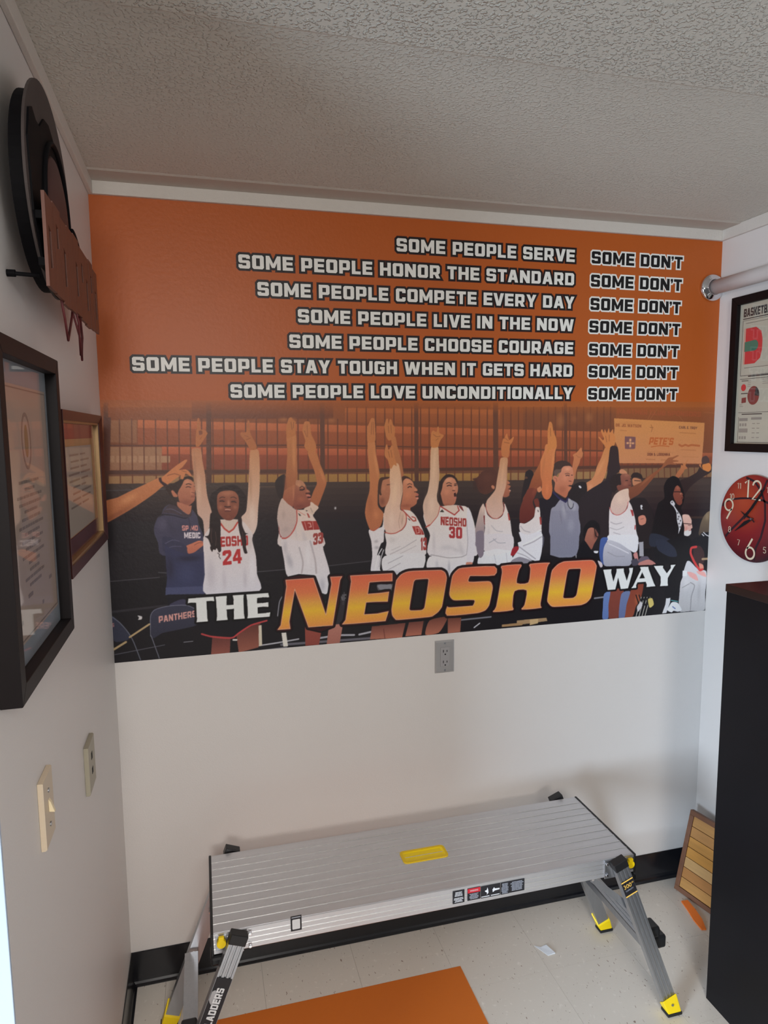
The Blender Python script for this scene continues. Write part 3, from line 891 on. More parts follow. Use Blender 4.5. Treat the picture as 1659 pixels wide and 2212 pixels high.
B|136,68,50|1861,3050|22.9,6.6|0.55|0
B|212,140,100|1927,3154|5.5,4.5|0.50|0
S|70,40,36|2.0|1|1872,3190 1887,3196 1902,3189
S|50,30,30|3.0|1|1874,3170 1887,3177 1899,3172
S|80,40,36|2.6|1|1919,3140 1935,3142
S|176,90,80|4.5|1|1932,3120 1945,3120
S|50,26,30|3.1|1|1929,3108 1945,3109
S|200,130,120|3.5|1|1934,3096 1945,3096
P|208,194,184|202,198,202|1|1715,2872 1769,2865 1830,2886 1860,2923 1866,2977 1831,3022 1891,3015 1931,2974 1972,2894 1990,2844 1992,2794 1987,2705 1728,2720 1724,2808
S|180,80,66|3.1|1|1712,2879 1750,2868 1790,2871 1835,2895 1858,2928 1863,2977 1851,3007 1828,3027
S|172,66,54|4.0|1|1836,3022 1871,2986 1911,2946 1924,2950
S|172,66,54|3.5|1|1901,2975 1924,2965 1929,2945
S|50,40,40|2.5|1|1877,2962 1887,2952
P|166,52,44|156,44,40|0|1902,2911 1947,2910 1975,2879 1987,2849 1926,2853 1913,2882
S|222,180,170|2.0|0|1932,2898 1949,2897 1952,2865 1939,2864
S|216,160,150|1.6|0|1924,2906 1935,2854
S|216,160,150|1.6|0|1959,2895 1969,2852
T|158,52,48|13|1962,2744|2005,2744|43.3|0.00|
S|172,164,168|2.6|1|1748,2729 1829,2763 1931,2817
S|176,168,170|2.0|1|1789,2716 1859,2747 1931,2778
S|176,168,170|2.0|1|1759,2757 1819,2779
B|170,160,160|1764,2825|14.7,9.8|0.30|0
P|204,202,206|200,200,208|1|1710,2720 1982,2722 1974,2612 1861,2596 1781,2572 1699,2618
S|164,160,168|2.6|1|1726,2621 1819,2665
S|164,160,168|2.6|1|1735,2670 1836,2713
B|160,158,170|1793,2600|21.5,9.5|0.50|0
P|104,56,48|168,100,80|0|1618,2248 1853,2253 1828,2152 1604,2160
P|100,54,46|166,96,76|0|1877,2255 1982,2256 1965,2159 1850,2159
S|96,44,40|2.2|0|1699,2224 1707,2161
P|104,56,46|168,98,76|1|2024,2256 2149,2272 2139,2230 2090,2164 1994,2158
P|100,54,44|162,94,74|0|2156,2261 2256,2263 2248,2156 2157,2153
S|34,26,30|6.3|1|1989,2251 1980,2158
P|120,120,128||1|1663,2526 1734,2538 1759,2516 1750,2494 1691,2487 1667,2505
P|52,34,30||1|2085,3125 2090,3174 2106,3217 2137,3246 2162,3252 2194,3244 2220,3219 2228,3189 2204,3215 2178,3230 2147,3226 2121,3192 2111,3144 2111,3105 2127,3055 2106,3036 2085,3066
P|196,126,92|168,98,74|1|2114,3158 2121,3192 2147,3226 2178,3232 2204,3217 2220,3185 2228,3160 2225,3130 2215,3111 2215,3081 2205,3052 2179,3031 2142,3035 2121,3055 2106,3110 2103,3124
B|218,152,114|2157,3211|15.3,7.7|0.50|0
B|208,130,96|2147,3133|11.7,11.7|0.50|0
B|140,76,60|2147,3044|15.6,5.7|0.55|0
B|216,146,112|2199,3156|4.6,8.7|0.45|0
S|60,38,34|2.3|1|2145,3189 2163,3195 2181,3186
S|60,38,34|2.3|1|2202,3185 2217,3187
S|46,28,30|3.1|1|2150,3173 2165,3177 2181,3172
S|46,28,30|3.1|1|2202,3175 2216,3177
S|96,50,44|2.9|1|2189,3141 2204,3139
P|48,20,24||1|2199,3121 2210,3126 2214,3111 2210,3099 2201,3101
S|190,104,96|2.6|1|2197,3094 2207,3087 2216,3092
S|190,110,96|1.5|1|2198,3125 2210,3130
P|210,196,188|202,198,204|1|2096,3036 2137,3035 2200,3043 2247,3036 2284,3030 2316,2999 2343,2927 2359,2846 2366,2686 2023,2705 2028,2842 2003,2902 1983,2992
P|198,152,112|204,172,156|1|2038,3437 2085,3436 2090,3357 2095,3243 2087,3170 2077,3113 2081,3072 2099,3035 2077,2974 2033,2918 2015,2897 1991,2953 1978,3035 1987,3084 2012,3140 2027,3229 2030,3342
B|220,180,146|2056,3309|6.0,59.5|0.45|4
B|174,130,104|2085,3243|3.4,68.0|0.40|0
B|180,146,130|1999,3050|6.8,34.0|0.35|0
B|222,190,168|2042,3049|11.2,30.1|0.40|0
P|188,112,56||1|2038,3434 2034,3494 2038,3530 2051,3544 2075,3534 2080,3566 2090,3566 2095,3527 2124,3514 2121,3500 2107,3486 2094,3462 2083,3434
S|140,76,42|1.6|1|2053,3518 2076,3502 2102,3506
S|150,84,46|1.7|1|2068,3478 2087,3490
S|180,84,70|2.6|1|2099,3035 2081,2973 2025,2910
S|172,58,50|4.3|0|2103,3037 2155,3004 2203,2975 2237,3005 2224,3034
P|206,180,164||1|2116,3034 2155,3041 2217,3038 2226,3009 2203,2985 2163,3007
P|120,40,40||1|2233,3035 2255,3031 2270,2997 2251,3012
S|172,60,50|3.9|1|1999,2901 2025,2914
P|60,56,50||0|2097,2998 2115,3017 2130,2996
T|160,48,44|NEOSHO|2104,2910|2289,2890|28.7|0.00|
P|166,54,48||0|2104,2964 2163,2964 2155,2959 2107,2956
T|166,44,48|30|2164,2819|2259,2809|39.2|0.00|
P|208,204,208|196,196,206|1|2025,2698 2147,2696 2292,2691 2287,2616 2209,2607 2165,2542 2138,2596 2007,2619
P|204,198,202|200,196,204|1|2295,3019 2326,2980 2354,2853 2361,2786 2352,2718 2340,2641 2292,2647 2301,2738 2292,2840
P|188,120,100||1|2292,2644 2335,2640 2330,2615 2290,2619
S|160,154,160|3.1|1|2033,2711 2094,2697 2164,2682 2253,2683 2288,2695
S|166,160,166|2.6|1|2291,2932 2301,2789 2292,2696
B|170,162,168|2055,2793|6.2,39.6|0.40|0
B|168,164,172|2146,2755|26.4,9.7|0.35|0
B|174,168,172|2217,2734|22.2,7.1|0.40|20
B|150,150,162|2164,2611|5.3,26.7|0.60|0
B|160,160,170|2077,2641|6.2,16.0|0.40|0
B|166,160,166|2252,2741|8.9,31.2|0.35|-20
P|84,46,36||1|2331,3216 2367,3225 2400,3262 2441,3275 2485,3276 2507,3260 2512,3208 2505,3160 2487,3133 2453,3113 2427,3107 2387,3122 2364,3164 2353,3198
B|100,56,42|2441,3224|20.4,16.7|0.50|0
B|70,38,32|2390,3149|14.4,12.6|0.50|0
B|62,36,32|2353,3178|10.5,21.0|0.60|0
P|182,112,80||1|2470,3161 2479,3169 2494,3160 2494,3143 2479,3145
P|176,104,72|150,82,60|1|2557,3189 2587,3199 2610,3181 2599,3168 2616,3157 2605,3143 2616,3125 2607,3112 2605,3094 2588,3084 2562,3085 2554,3110
S|60,30,30|1.9|1|2591,3171 2604,3169
S|206,170,160|2.2|1|2607,3129 2614,3127
S|80,36,34|2.2|1|2599,3140 2610,3138
P|200,168,150|120,108,124|1|2413,3045 2388,3008 2370,2943 2355,2874 2358,2804 2360,2751 2419,2748 2422,2871 2428,2993
B|214,190,176|2410,3011|5.6,16.7|0.40|0
P|188,130,88|196,160,146|1|2538,3352 2589,3351 2588,3282 2587,3206 2576,3144 2558,3089 2555,3054 2563,3012 2556,2967 2526,2940 2485,2942 2447,2971 2432,3024 2439,3065 2472,3102 2501,3139 2512,3205 2526,3283
B|212,160,118|2552,3248|5.5,44.4|0.40|6
B|160,106,74|2583,3230|2.6,44.4|0.40|0
B|178,142,126|2495,3060|11.1,16.7|0.30|0
P|206,188,178|202,196,200|1|2424,3024 2444,2968 2481,2938 2526,2936 2560,2963 2570,3040 2593,2990 2613,2933 2626,2844 2633,2737 2425,2748 2426,2871
S|168,70,58|2.2|1|2431,3045 2434,3006 2451,2971 2481,2942 2519,2937 2552,2960 2567,2991 2570,3019 2562,3047
P|164,54,48||0|2594,2974 2605,2965 2615,2922 2604,2919
P|120,36,36||0|2415,2962 2425,2961 2426,2895 2420,2906
S|168,158,164|4.2|1|2490,2826 2528,2810 2573,2801
S|164,156,162|3.8|1|2505,2790 2543,2781 2581,2786 2604,2739
S|176,168,170|3.0|1|2474,2890 2512,2853 2558,2844
S|160,152,160|3.3|1|2476,2745 2490,2770 2513,2775
B|176,168,172|2452,2835|5.5,25.9|0.35|0
P|192,110,54|182,104,56|1|2548,3365 2541,3420 2548,3461 2555,3488 2561,3481 2573,3508 2583,3520 2591,3493 2602,3474 2630,3497 2634,3490 2623,3460 2608,3439 2603,3405 2594,3356
S|140,74,40|1.8|1|2563,3460 2600,3453
S|150,80,44|1.8|1|2570,3488 2593,3470
P|206,206,212|198,200,208|1|2400,2703 2512,2726 2626,2727 2631,2677 2629,2616 2384,2618
P|206,204,208||1|2430,2765 2618,2755 2632,2705 2512,2683 2445,2680 2422,2730
P|200,192,196||1|2425,2828 2629,2819 2634,2712 2512,2726 2422,2716
S|164,160,168|3.0|1|2489,2797 2527,2767 2580,2765
S|160,156,166|3.0|1|2459,2771 2511,2796
S|170,168,176|1.9|1|2497,2684 2513,2626
S|170,168,176|1.9|1|2588,2693 2597,2621
P|120,108,122||1|2361,2845 2417,2850 2418,2695 2389,2669 2366,2726
P|150,30,40||1|2634,2719 2656,2735 2681,2731 2680,2702 2642,2670 2622,2677
P|40,30,32||1|2705,3140 2719,3203 2726,3251 2753,3268 2780,3257 2792,3208 2774,3152 2744,3104 2714,3070 2692,3035
P|86,56,44||1|2719,3206 2742,3207 2742,3216 2727,3223
P|170,92,46|120,56,38|1|2847,3346 2894,3345 2918,3275 2897,3198 2866,3185 2851,3150 2821,3122 2798,3081 2787,3060 2707,3059 2751,3139 2773,3201 2803,3260 2829,3305
P|116,52,38|92,34,30|1|2751,3139 2817,3130 2798,3074 2784,3046 2792,3014 2808,2974 2793,2940 2767,2916 2725,2896 2694,2898 2684,2930 2687,2993 2703,3042 2721,3083
B|150,76,50|2798,3123|7.4,22.2|0.40|25
P|110,46,36||1|2793,3056 2822,3066 2838,3030 2839,3002 2811,3006
P|196,120,80||1|2817,3137 2843,3150 2852,3122 2833,3108 2821,3115
P|206,190,182|200,196,202|1|2688,2898 2725,2893 2767,2912 2797,2939 2808,3003 2839,2998 2846,2930 2857,2880 2864,2822 2856,2726 2685,2734 2696,2756 2711,2787 2695,2830 2685,2859
P|160,52,46||0|2838,2934 2850,2934 2859,2880 2845,2880
S|70,60,60|2.7|1|2825,2984 2829,2972
S|160,150,158|4.9|1|2850,2830 2788,2797 2734,2771 2704,2744
S|222,216,216|2.7|1|2853,2844 2788,2812 2734,2793
S|170,160,164|3.0|1|2694,2876 2725,2843 2768,2830
S|156,148,158|3.9|1|2839,2781 2782,2729
S|170,162,168|2.3|1|2711,2787 2749,2799
P|96,88,98|76,74,90|1|2859,2955 2871,2929 2878,2779 2871,2725 2860,2725 2864,2822 2855,2880
P|204,200,206|200,200,208|1|2682,2837 2747,2813 2856,2829 2863,2707 2840,2616 2789,2630 2720,2614 2635,2619 2631,2648 2683,2716 2675,2760 2702,2773
P|128,124,136||1|2635,2641 2688,2659 2750,2641 2797,2617 2735,2610 2627,2616
S|150,146,156|3.5|1|2687,2731 2750,2684 2813,2638
S|156,152,162|3.1|1|2672,2689 2734,2664 2782,2632
S|160,154,162|3.9|1|2857,2794 2795,2761 2718,2736
S|224,220,222|2.7|1|2856,2808 2779,2769 2710,2744
P|190,112,64|176,100,64|1|3091,3306 3097,3345 3089,3365 3115,3380 3133,3396 3152,3416 3159,3407 3162,3387 3169,3375 3163,3348 3150,3336 3144,3309 3127,3274 3119,3250 3103,3195 3094,3203 3084,3255
S|150,82,50|1.3|1|3116,3364 3134,3348 3156,3348
P|192,118,62|192,118,80|1|3346,3412 3401,3403 3389,3356 3372,3304 3361,3244 3336,3181 3301,3142 3257,3103 3197,3052 3208,3097 3209,3125 3200,3163 3237,3184 3263,3215 3283,3278 3317,3345
B|214,142,90|3310,3270|7.3,38.7|0.40|30
B|216,146,108|3234,3136|12.9,10.7|0.40|40
P|36,28,30||1|3049,3070 3078,3128 3095,3148 3121,3163 3165,3174 3200,3165 3209,3125 3206,3097 3197,3053 3152,3010 3125,3023 3089,3045
P|200,196,200||1|3140,3146 3153,3146 3164,3133 3158,3127 3147,3132
P|64,44,38||1|2943,3301 2968,3320 3003,3327 3038,3323 3069,3306 3083,3282 3074,3285 3056,3287 3021,3284 3004,3272 2996,3261 2978,3253 2961,3246 2949,3223 2936,3223 2939,3258
P|96,72,62||1|2944,3254 2961,3266 2987,3265 3000,3269 2996,3245 2979,3238 2966,3222 2949,3219
P|198,124,92|172,94,64|1|3004,3272 3021,3286 3056,3289 3078,3283 3092,3263 3097,3227 3103,3195 3095,3164 3086,3152 3082,3128 3061,3105 3053,3078 3036,3064 3000,3083 2960,3108 2949,3128 2954,3171 2941,3192 2938,3211 2953,3223 2975,3210 2988,3237 3000,3249
P|190,110,80||1|2938,3211 2953,3221 2975,3202 2978,3171 2963,3167 2950,3187
S|130,70,54|1.5|1|2949,3207 2965,3199 2967,3179
B|218,150,112|3048,3267|12.9,6.4|0.55|0
B|214,134,100|3032,3205|10.8,12.9|0.40|0
B|146,76,54|3012,3126|15.4,13.2|0.50|0
B|206,124,84|3065,3125|5.3,8.8|0.40|0
S|96,60,50|2.1|1|3031,3232 3053,3236 3067,3230
S|60,36,36|2.6|1|3038,3220 3051,3223 3065,3219
S|60,36,36|2.1|1|3080,3223 3091,3222
S|110,56,46|2.6|1|3063,3182 3081,3179
S|20,18,22|4.4|0|3066,3148 3091,3145
S|120,60,50|1.8|1|3055,3149 3069,3145
P|30,24,32||1|2835,3061 2861,3068 2883,3056 2909,3067 2934,3109 2960,3100 3000,3071 3036,3054 3062,3061 3125,3023 3153,2978 3154,2777 2875,2791 2859,2942 2841,2982
P|136,132,146|120,120,138|1|2926,2979 2958,3006 2992,3048 3010,3051 3050,3034 3062,3061 3080,3049 3102,3040 3134,3019 3148,2979 3154,2777 2928,2788
S|104,102,122|0.6|0|2930,2975 2933,2792
S|104,102,122|0.7|0|2937,2975 2940,2791
S|104,102,122|0.6|0|2943,2974 2946,2791
S|104,102,122|0.6|0|2950,2974 2953,2791
S|104,102,122|0.6|0|2957,2974 2959,2790
S|104,102,122|0.6|0|2963,2974 2966,2790
S|104,102,122|0.6|0|2970,2973 2973,2790
S|104,102,122|0.6|0|2976,2973 2979,2789
S|104,102,122|0.6|0|2983,2973 2986,2789
S|104,102,122|0.6|0|2989,2973 2992,2789
S|104,102,122|0.6|0|2996,2972 2999,2788
S|104,102,122|0.6|0|3003,2972 3006,2788
S|104,102,122|0.6|0|3009,2972 3012,2788
S|104,102,122|0.6|0|3016,2972 3019,2787
S|104,102,122|0.6|0|3022,2971 3026,2787
S|104,102,122|0.7|0|3029,2971 3032,2787
S|104,102,122|0.7|0|3036,2971 3039,2786
S|104,102,122|0.7|0|3042,2971 3046,2786
S|104,102,122|0.6|0|3049,2970 3052,2786
S|104,102,122|0.6|0|3056,2970 3059,2785
S|104,102,122|0.7|0|3062,2970 3066,2785
S|104,102,122|0.7|0|3069,2970 3072,2785
S|104,102,122|0.6|0|3075,2969 3079,2784
S|104,102,122|0.7|0|3082,2969 3086,2784
S|104,102,122|0.7|0|3089,2969 3092,2784
S|104,102,122|0.6|0|3095,2969 3099,2784
S|104,102,122|0.7|0|3102,2968 3106,2783
S|104,102,122|0.7|0|3109,2968 3112,2783
S|104,102,122|0.7|0|3115,2968 3119,2783
S|104,102,122|0.7|0|3122,2967 3126,2782
S|104,102,122|0.7|0|3129,2967 3133,2782
S|104,102,122|0.7|0|3136,2967 3139,2782
S|104,102,122|0.7|0|3142,2967 3146,2781
B|176,170,176|3029,2967|8.6,30.1|0.35|-10
B|180,176,184|3108,2996|8.8,13.2|0.40|0
B|104,98,110|3004,2928|3.0,25.8|0.50|-12
B|100,96,110|3037,2999|2.6,19.3|0.50|-15
B|164,162,176|3085,2865|15.4,28.6|0.30|0
S|44,38,78|6.5|0|2943,3105 2987,3064 3041,3034 3062,3061
P|150,146,152||1|3060,3056 3080,3051 3098,3024 3095,3001 3082,2989 3068,3005
S|24,22,28|2.0|1|3056,3046 3061,3010 3082,2983 3099,2996 3103,3020
P|198,116,62|190,98,56|1|2879,3442 2961,3441 2949,3383 2943,3285 2931,3223 2929,3176 2935,3137 2930,3090 2913,3062 2892,3055 2870,3068 2854,3100 2851,3135 2855,3174 2841,3225 2839,3327 2867,3396
B|216,138,82|2933,3325|4.5,41.0|0.40|5
B|216,120,70|2894,3130|6.3,21.0|0.45|0
B|170,96,54|2861,3279|5.0,42.0|0.40|8
P|194,114,54||1|2891,3449 2889,3533 2893,3560 2900,3594 2913,3596 2924,3580 2933,3532 2954,3489 2961,3449 2952,3414 2906,3400 2887,3373
S|140,76,42|1.8|1|2909,3553 2913,3498
P|121,120,138|116,118,136|0|2926,2790 3156,2779 3153,2692 3137,2649 3098,2633 3002,2636 2928,2660
S|106,106,126|0.8|0|2932,2790 2935,2660
S|106,106,126|0.8|0|2939,2790 2942,2659
S|106,106,126|0.8|0|2946,2789 2949,2659
S|106,106,126|0.8|0|2953,2789 2956,2659
S|106,106,126|0.8|0|2960,2789 2963,2658
S|106,106,126|0.8|0|2968,2788 2971,2658
S|106,106,126|0.8|0|2975,2788 2978,2657
S|106,106,126|0.8|0|2982,2787 2985,2657
S|106,106,126|0.8|0|2989,2787 2992,2657
S|106,106,126|0.8|0|2996,2787 2999,2656
S|106,106,126|0.8|0|3003,2786 3006,2656
S|106,106,126|0.8|0|3010,2786 3014,2655
S|106,106,126|0.8|0|3018,2786 3021,2655
S|106,106,126|0.8|0|3025,2785 3028,2655
S|106,106,126|0.8|0|3032,2785 3035,2654
S|106,106,126|0.8|0|3039,2785 3042,2654
S|106,106,126|0.8|0|3046,2784 3050,2653
S|106,106,126|0.8|0|3053,2784 3057,2653
S|106,106,126|0.8|0|3061,2784 3064,2653
S|106,106,126|0.8|0|3068,2783 3071,2652
S|106,106,126|0.8|0|3075,2783 3078,2652
S|106,106,126|0.8|0|3082,2783 3086,2651
S|106,106,126|0.8|0|3090,2782 3093,2651
S|106,106,126|0.8|0|3097,2782 3100,2651
S|106,106,126|0.8|0|3104,2782 3107,2650
S|106,106,126|0.8|0|3111,2781 3115,2650
S|106,106,126|0.8|0|3118,2781 3122,2649
S|106,106,126|0.8|0|3126,2781 3129,2649
S|106,106,126|0.8|0|3133,2780 3137,2649
S|106,106,126|0.8|0|3140,2780 3144,2648
S|106,106,126|0.8|0|3147,2779 3151,2648
P|22,19,24||0|2852,2643 2930,2659 3002,2634 3106,2630 3138,2648 3182,2543 3189,2275 2851,2286
P|194,114,56||1|3358,3404 3337,3430 3312,3458 3290,3483 3296,3490 3324,3465 3332,3479 3307,3529 3317,3542 3332,3519 3338,3543 3355,3515 3370,3550 3381,3518 3403,3543 3409,3514 3425,3486 3424,3443 3403,3400
S|146,80,44|2.0|1|3347,3494 3357,3451
S|146,80,44|1.9|1|3376,3500 3377,3458
P|196,194,200||0|3130,2645 3145,2648 3149,2615 3136,2619
P|52,34,34|44,32,34|1|3387,3414 3447,3413 3463,3308 3474,3247 3424,3211 3357,3160 3371,3250
P|40,30,34||1|3158,3061 3348,3175 3441,3218 3411,3082 3399,2946 3396,2762 3319,2766 3163,2865
P|22,18,22||1|3187,2788 3193,2848 3230,2888 3272,2894 3311,2866 3326,2812 3318,2782 3296,2828 3274,2837 3240,2839 3225,2786 3209,2756
P|160,98,78|136,76,62|1|3222,2828 3248,2842 3278,2833 3310,2790 3298,2752 3278,2722 3257,2681 3218,2710 3200,2757
B|60,30,30|3288,2791|7.6,16.8|0.70|0
S|40,24,24|3.4|1|3274,2845 3288,2783 3315,2766
P|20,18,24||1|3136,2638 3167,2728 3200,2749 3258,2677 3323,2628 3352,2549 3383,2391 3159,2406 3147,2561
P|200,200,206||1|3276,2669 3313,2667 3307,2652 3284,2654
P|190,176,180||1|3310,2597 3344,2580 3353,2552 3334,2546
P|24,20,24||1|3586,3031 3657,3029 3729,2987 3778,2877 3801,2569 3657,2578 3620,2845
P|46,32,30||1|3563,3200 3580,3225 3615,3229 3650,3213 3663,3182 3634,3188 3599,3191 3582,3179
P|178,112,76||1|3576,3179 3593,3192 3646,3177 3650,3152 3613,3133 3583,3138
S|30,24,24|2.2|1|3594,3171 3646,3166
P|34,26,28||1|3553,3022 3616,3041 3687,3038 3737,2975 3764,2901 3773,2678 3618,2686 3611,2876
P|196,194,198||1|3651,2988 3665,2990 3670,2977 3663,2967 3675,2959 3658,2957 3653,2973
P|190,118,96||1|3636,2901 3668,2915 3692,2909 3705,2883 3700,2852 3671,2840 3647,2849
S|130,74,62|2.1|1|3658,2885 3681,2889
P|150,148,156||0|3650,2714 3682,2715 3687,2682 3653,2684
P|40,28,28||1|3387,3169 3414,3209 3459,3225 3488,3217 3478,3182 3485,3141 3475,3101 3452,3107 3424,3087 3405,3118
P|186,120,84||1|3468,3248 3492,3256 3521,3241 3531,3221 3493,3222 3470,3227
P|140,80,62|112,58,46|1|3477,3207 3499,3222 3534,3221 3561,3200 3558,3185 3571,3164 3568,3144 3577,3139 3555,3119 3520,3115 3492,3101 3463,3101 3448,3132 3462,3142 3485,3146
B|170,104,80|3528,3211|11.2,5.6|0.50|0
B|160,92,68|3519,3150|11.2,8.4|0.50|0
S|40,24,26|2.5|1|3521,3173 3538,3173
S|80,40,38|2.5|1|3559,3165 3570,3160
S|80,38,38|2.0|1|3548,3137 3572,3138
P|150,82,46|110,58,40|1|3544,3114 3578,3128 3658,3162 3704,3196 3773,3236 3819,3265 3847,3306 3875,3331 3911,3335 3946,3347 3962,3344 3924,3325 3912,3315 3954,3309 3961,3302 3913,3297 3944,3283 3947,3277 3908,3281 3866,3277 3808,3240 3763,3195 3706,3135 3638,3070 3581,3042 3555,3030
B|176,102,58|3693,3171|34.2,4.0|0.40|-38
P|206,172,150|196,164,154|1|3544,3114 3551,3063 3561,3032 3542,2992 3526,2957 3487,2930 3446,2924 3417,2941 3402,2972 3409,3022 3436,3072 3480,3101
B|222,190,168|3483,3040|16.8,16.8|0.40|0
P|206,192,188|204,202,208|1|3396,2977 3420,2935 3464,2921 3510,2937 3543,2971 3553,3017 3577,2986 3597,2934 3614,2876 3623,2803 3639,2685 3391,2698 3397,2788 3393,2891
S|190,90,86|2.6|1|3396,2982 3414,2946 3452,2924 3487,2928 3526,2952 3545,2987 3547,3017
P|160,50,50||0|3567,2960 3590,2954 3599,2913 3586,2911
P|170,60,60||0|3609,2845 3617,2843 3617,2809 3608,2812
S|170,160,164|3.4|1|3408,2875 3449,2858 3501,2866
S|172,164,168|2.8|1|3404,2834 3462,2816 3519,2834
S|170,162,168|2.9|1|3434,2797 3492,2779
S|160,154,160|3.4|1|3400,2762 3477,2712 3548,2690
P|62,86,150|54,76,138|1|3321,2655 3328,2747 3353,2766 3392,2759 3372,2717 3361,2656 3364,2563 3333,2596
P|206,204,210|202,202,210|1|3392,2778 3517,2776 3636,2766 3643,2672 3632,2646 3601,2643 3485,2716 3395,2747
P|176,174,184|144,144,158|1|3360,2695 3397,2743 3485,2716 3547,2677 3588,2644 3597,2573 3570,2543 3464,2548 3369,2555 3353,2626
S|140,138,150|3.4|1|3391,2655 3462,2620 3532,2616
S|200,198,206|3.4|1|3398,2716 3477,2681 3566,2637
P|186,120,116||1|3606,2627 3637,2641 3650,2578 3631,2571
P|66,62,76||1|3590,2581 3639,2594 3649,2547 3605,2541
P|90,80,96||1|3650,2578 3674,2604 3727,2605 3751,2572 3720,2566 3658,2554
P|176,112,104||1|3658,2562 3728,2581 3765,2571 3798,2541 3658,2542
P|150,148,156||0|3651,2715 3687,2717 3695,2607 3658,2609
P|124,56,44|112,52,42|1|3418,2369 3532,2369 3519,2255 3496,2158 3417,2159 3411,2271
P|126,54,38|130,60,40|1|3607,2376 3700,2409 3686,2299 3644,2230 3620,2158 3549,2150 3554,2253
P|92,116,170|80,104,160|1|3371,2345 3423,2361 3411,2263 3412,2159 3364,2161 3365,2251
P|96,110,150|84,96,140|1|3516,2335 3590,2349 3563,2252 3549,2154 3500,2155
B|190,96,52|3651,2285|10.7,22.3|0.50|0
S|186,182,170|2.7|0|3647,2154 3686,2299
S|22,20,24|4.5|0|3641,2318 3701,2158
S|186,182,170|2.7|0|3672,2152 3711,2297
S|22,20,24|4.5|0|3667,2316 3728,2155
S|186,182,170|2.7|0|3698,2150 3737,2295
S|22,20,24|4.5|0|3694,2314 3755,2153
S|186,182,170|2.7|0|3723,2148 3762,2293
S|22,20,24|4.6|0|3721,2312 3783,2151
S|22,20,24|4.5|0|3749,2310 3810,2149
P|190,170,90||1|3745,2278 3781,2284 3797,2234 3762,2213
P|196,196,200||0|3904,2287 3941,2288 3939,2240 3910,2161 3873,2160 3898,2227
P|180,176,180||1|3653,2229 3687,2267 3698,2234 3664,2189
P|186,110,58|160,88,54|1|3942,3196 3958,3226 3981,3251 3986,3277 4001,3272 3997,3315 4010,3282 4045,3316 4048,3312 4024,3274 4042,3250 4018,3240 4007,3220 3967,3179
P|52,34,32|40,29,31|1|3962,3143 4051,3182 4123,3217 4146,3253 4169,3273 4256,3271 4252,3219 4186,3184 4127,3149 4073,3109 4028,3048 4007,2965
P|196,112,48||1|4169,3268 4205,3288 4243,3277 4251,3240 4228,3220 4183,3236
P|180,112,66||1|4142,3271 4156,3279 4164,3253 4190,3231 4171,3242
P|74,50,46||1|4166,3325 4202,3340 4229,3314 4230,3288 4169,3278
P|20,17,20||1|3791,2962 3807,3003 3853,3033 3844,3105 3849,3136 3871,3172 3918,3196 3967,3179 3987,3143 4021,3069 4024,3006 4002,2954 4023,2891 4035,2664 3761,2678 3766,2849
P|36,40,54||1|3745,2772 3829,2763 3928,2716 3955,2668 3749,2679
P|136,70,52|112,54,42|1|3932,3082 3943,3113 3963,3125 3989,3101 3989,3085 4012,3059 4009,3048 4018,3030 4008,3017 4009,2991 3989,2976 3964,2987 3938,3025 3927,3056
B|170,100,76|3964,3107|6.4,7.0|0.50|0
S|22,18,22|2.6|1|3935,3078 3965,3078 3990,3075 4011,3069
S|60,28,28|2.7|1|4001,3030 4015,3031
B|206,150,120|3993,3064|3.5,4.1|0.60|0
P|190,188,192||1|3906,3005 3923,3015 3945,2993 3947,2967 3972,2935 3998,2902 4016,2859 4009,2817 3987,2760 3988,2808 3970,2861 3961,2925 3935,2967 3909,2989
B|30,26,30|3920,3001|3.2,3.2|0.90|0
B|30,26,30|3973,2919|3.3,3.3|0.90|0
B|30,26,30|3984,2892|3.3,3.3|0.90|0
B|30,26,30|4000,2860|3.2,3.2|0.90|0
B|30,26,30|3989,2839|3.3,3.3|0.90|0
B|30,26,30|4000,2813|3.2,3.2|0.90|0
B|30,26,30|3946,2975|3.2,3.2|0.90|0
B|30,26,30|3978,2874|3.3,3.3|0.90|0
P|208,168,152|196,146,134|1|4014,2901 4041,2906 4072,2899 4098,2861 4100,2835 4109,2802 4096,2792 4100,2766 4086,2750 4049,2742 4036,2758 4037,2806 4022,2859
P|200,196,194||1|4041,2779 4084,2788 4099,2782 4098,2755 4074,2740 4046,2742 4036,2758
S|70,44,40|3.0|1|4029,2838 4063,2834 4097,2829
S|176,90,84|2.4|1|4078,2783 4096,2783
B|196,112,104|4052,2800|7.2,7.8|0.50|0
S|120,80,74|2.4|1|4070,2823 4091,2819
P|20,18,22||1|4021,2743 4037,2732 4074,2735 4113,2696 4127,2659 4016,2665
P|200,200,206||0|4036,2732 4049,2742 4065,2730 4046,2683
P|190,190,196||0|4054,2704 4071,2677 4065,2674 4055,2691
P|120,100,76|74,60,50|1|4166,2752 4180,2831 4203,2883 4235,2914 4266,2915 4274,2774 4222,2760 4192,2735
B|150,128,96|4234,2882|9.1,15.2|0.50|0
P|24,22,26||1|4179,2735 4197,2761 4276,2747 4281,2651 4171,2657
S|206,206,212|3.3|1|4197,2750 4223,2728 4268,2712
S|206,206,212|3.1|1|4209,2762 4235,2741 4271,2726
P|20,18,22||1|3796,2680 4034,2747 4096,2696 4124,2615 4125,2502 4062,2458 4047,2394 4014,2299 3896,2276 3900,2388 3976,2511 3810,2569
P|38,42,58||1|3794,2720 3866,2724 3960,2656 3982,2591 3908,2595 3815,2648
P|22,20,26||1|4114,2712 4263,2720 4266,2494 4172,2499 4122,2551
P|60,38,40||1|4127,2647 4182,2660 4222,2610 4227,2529 4171,2516 4131,2566
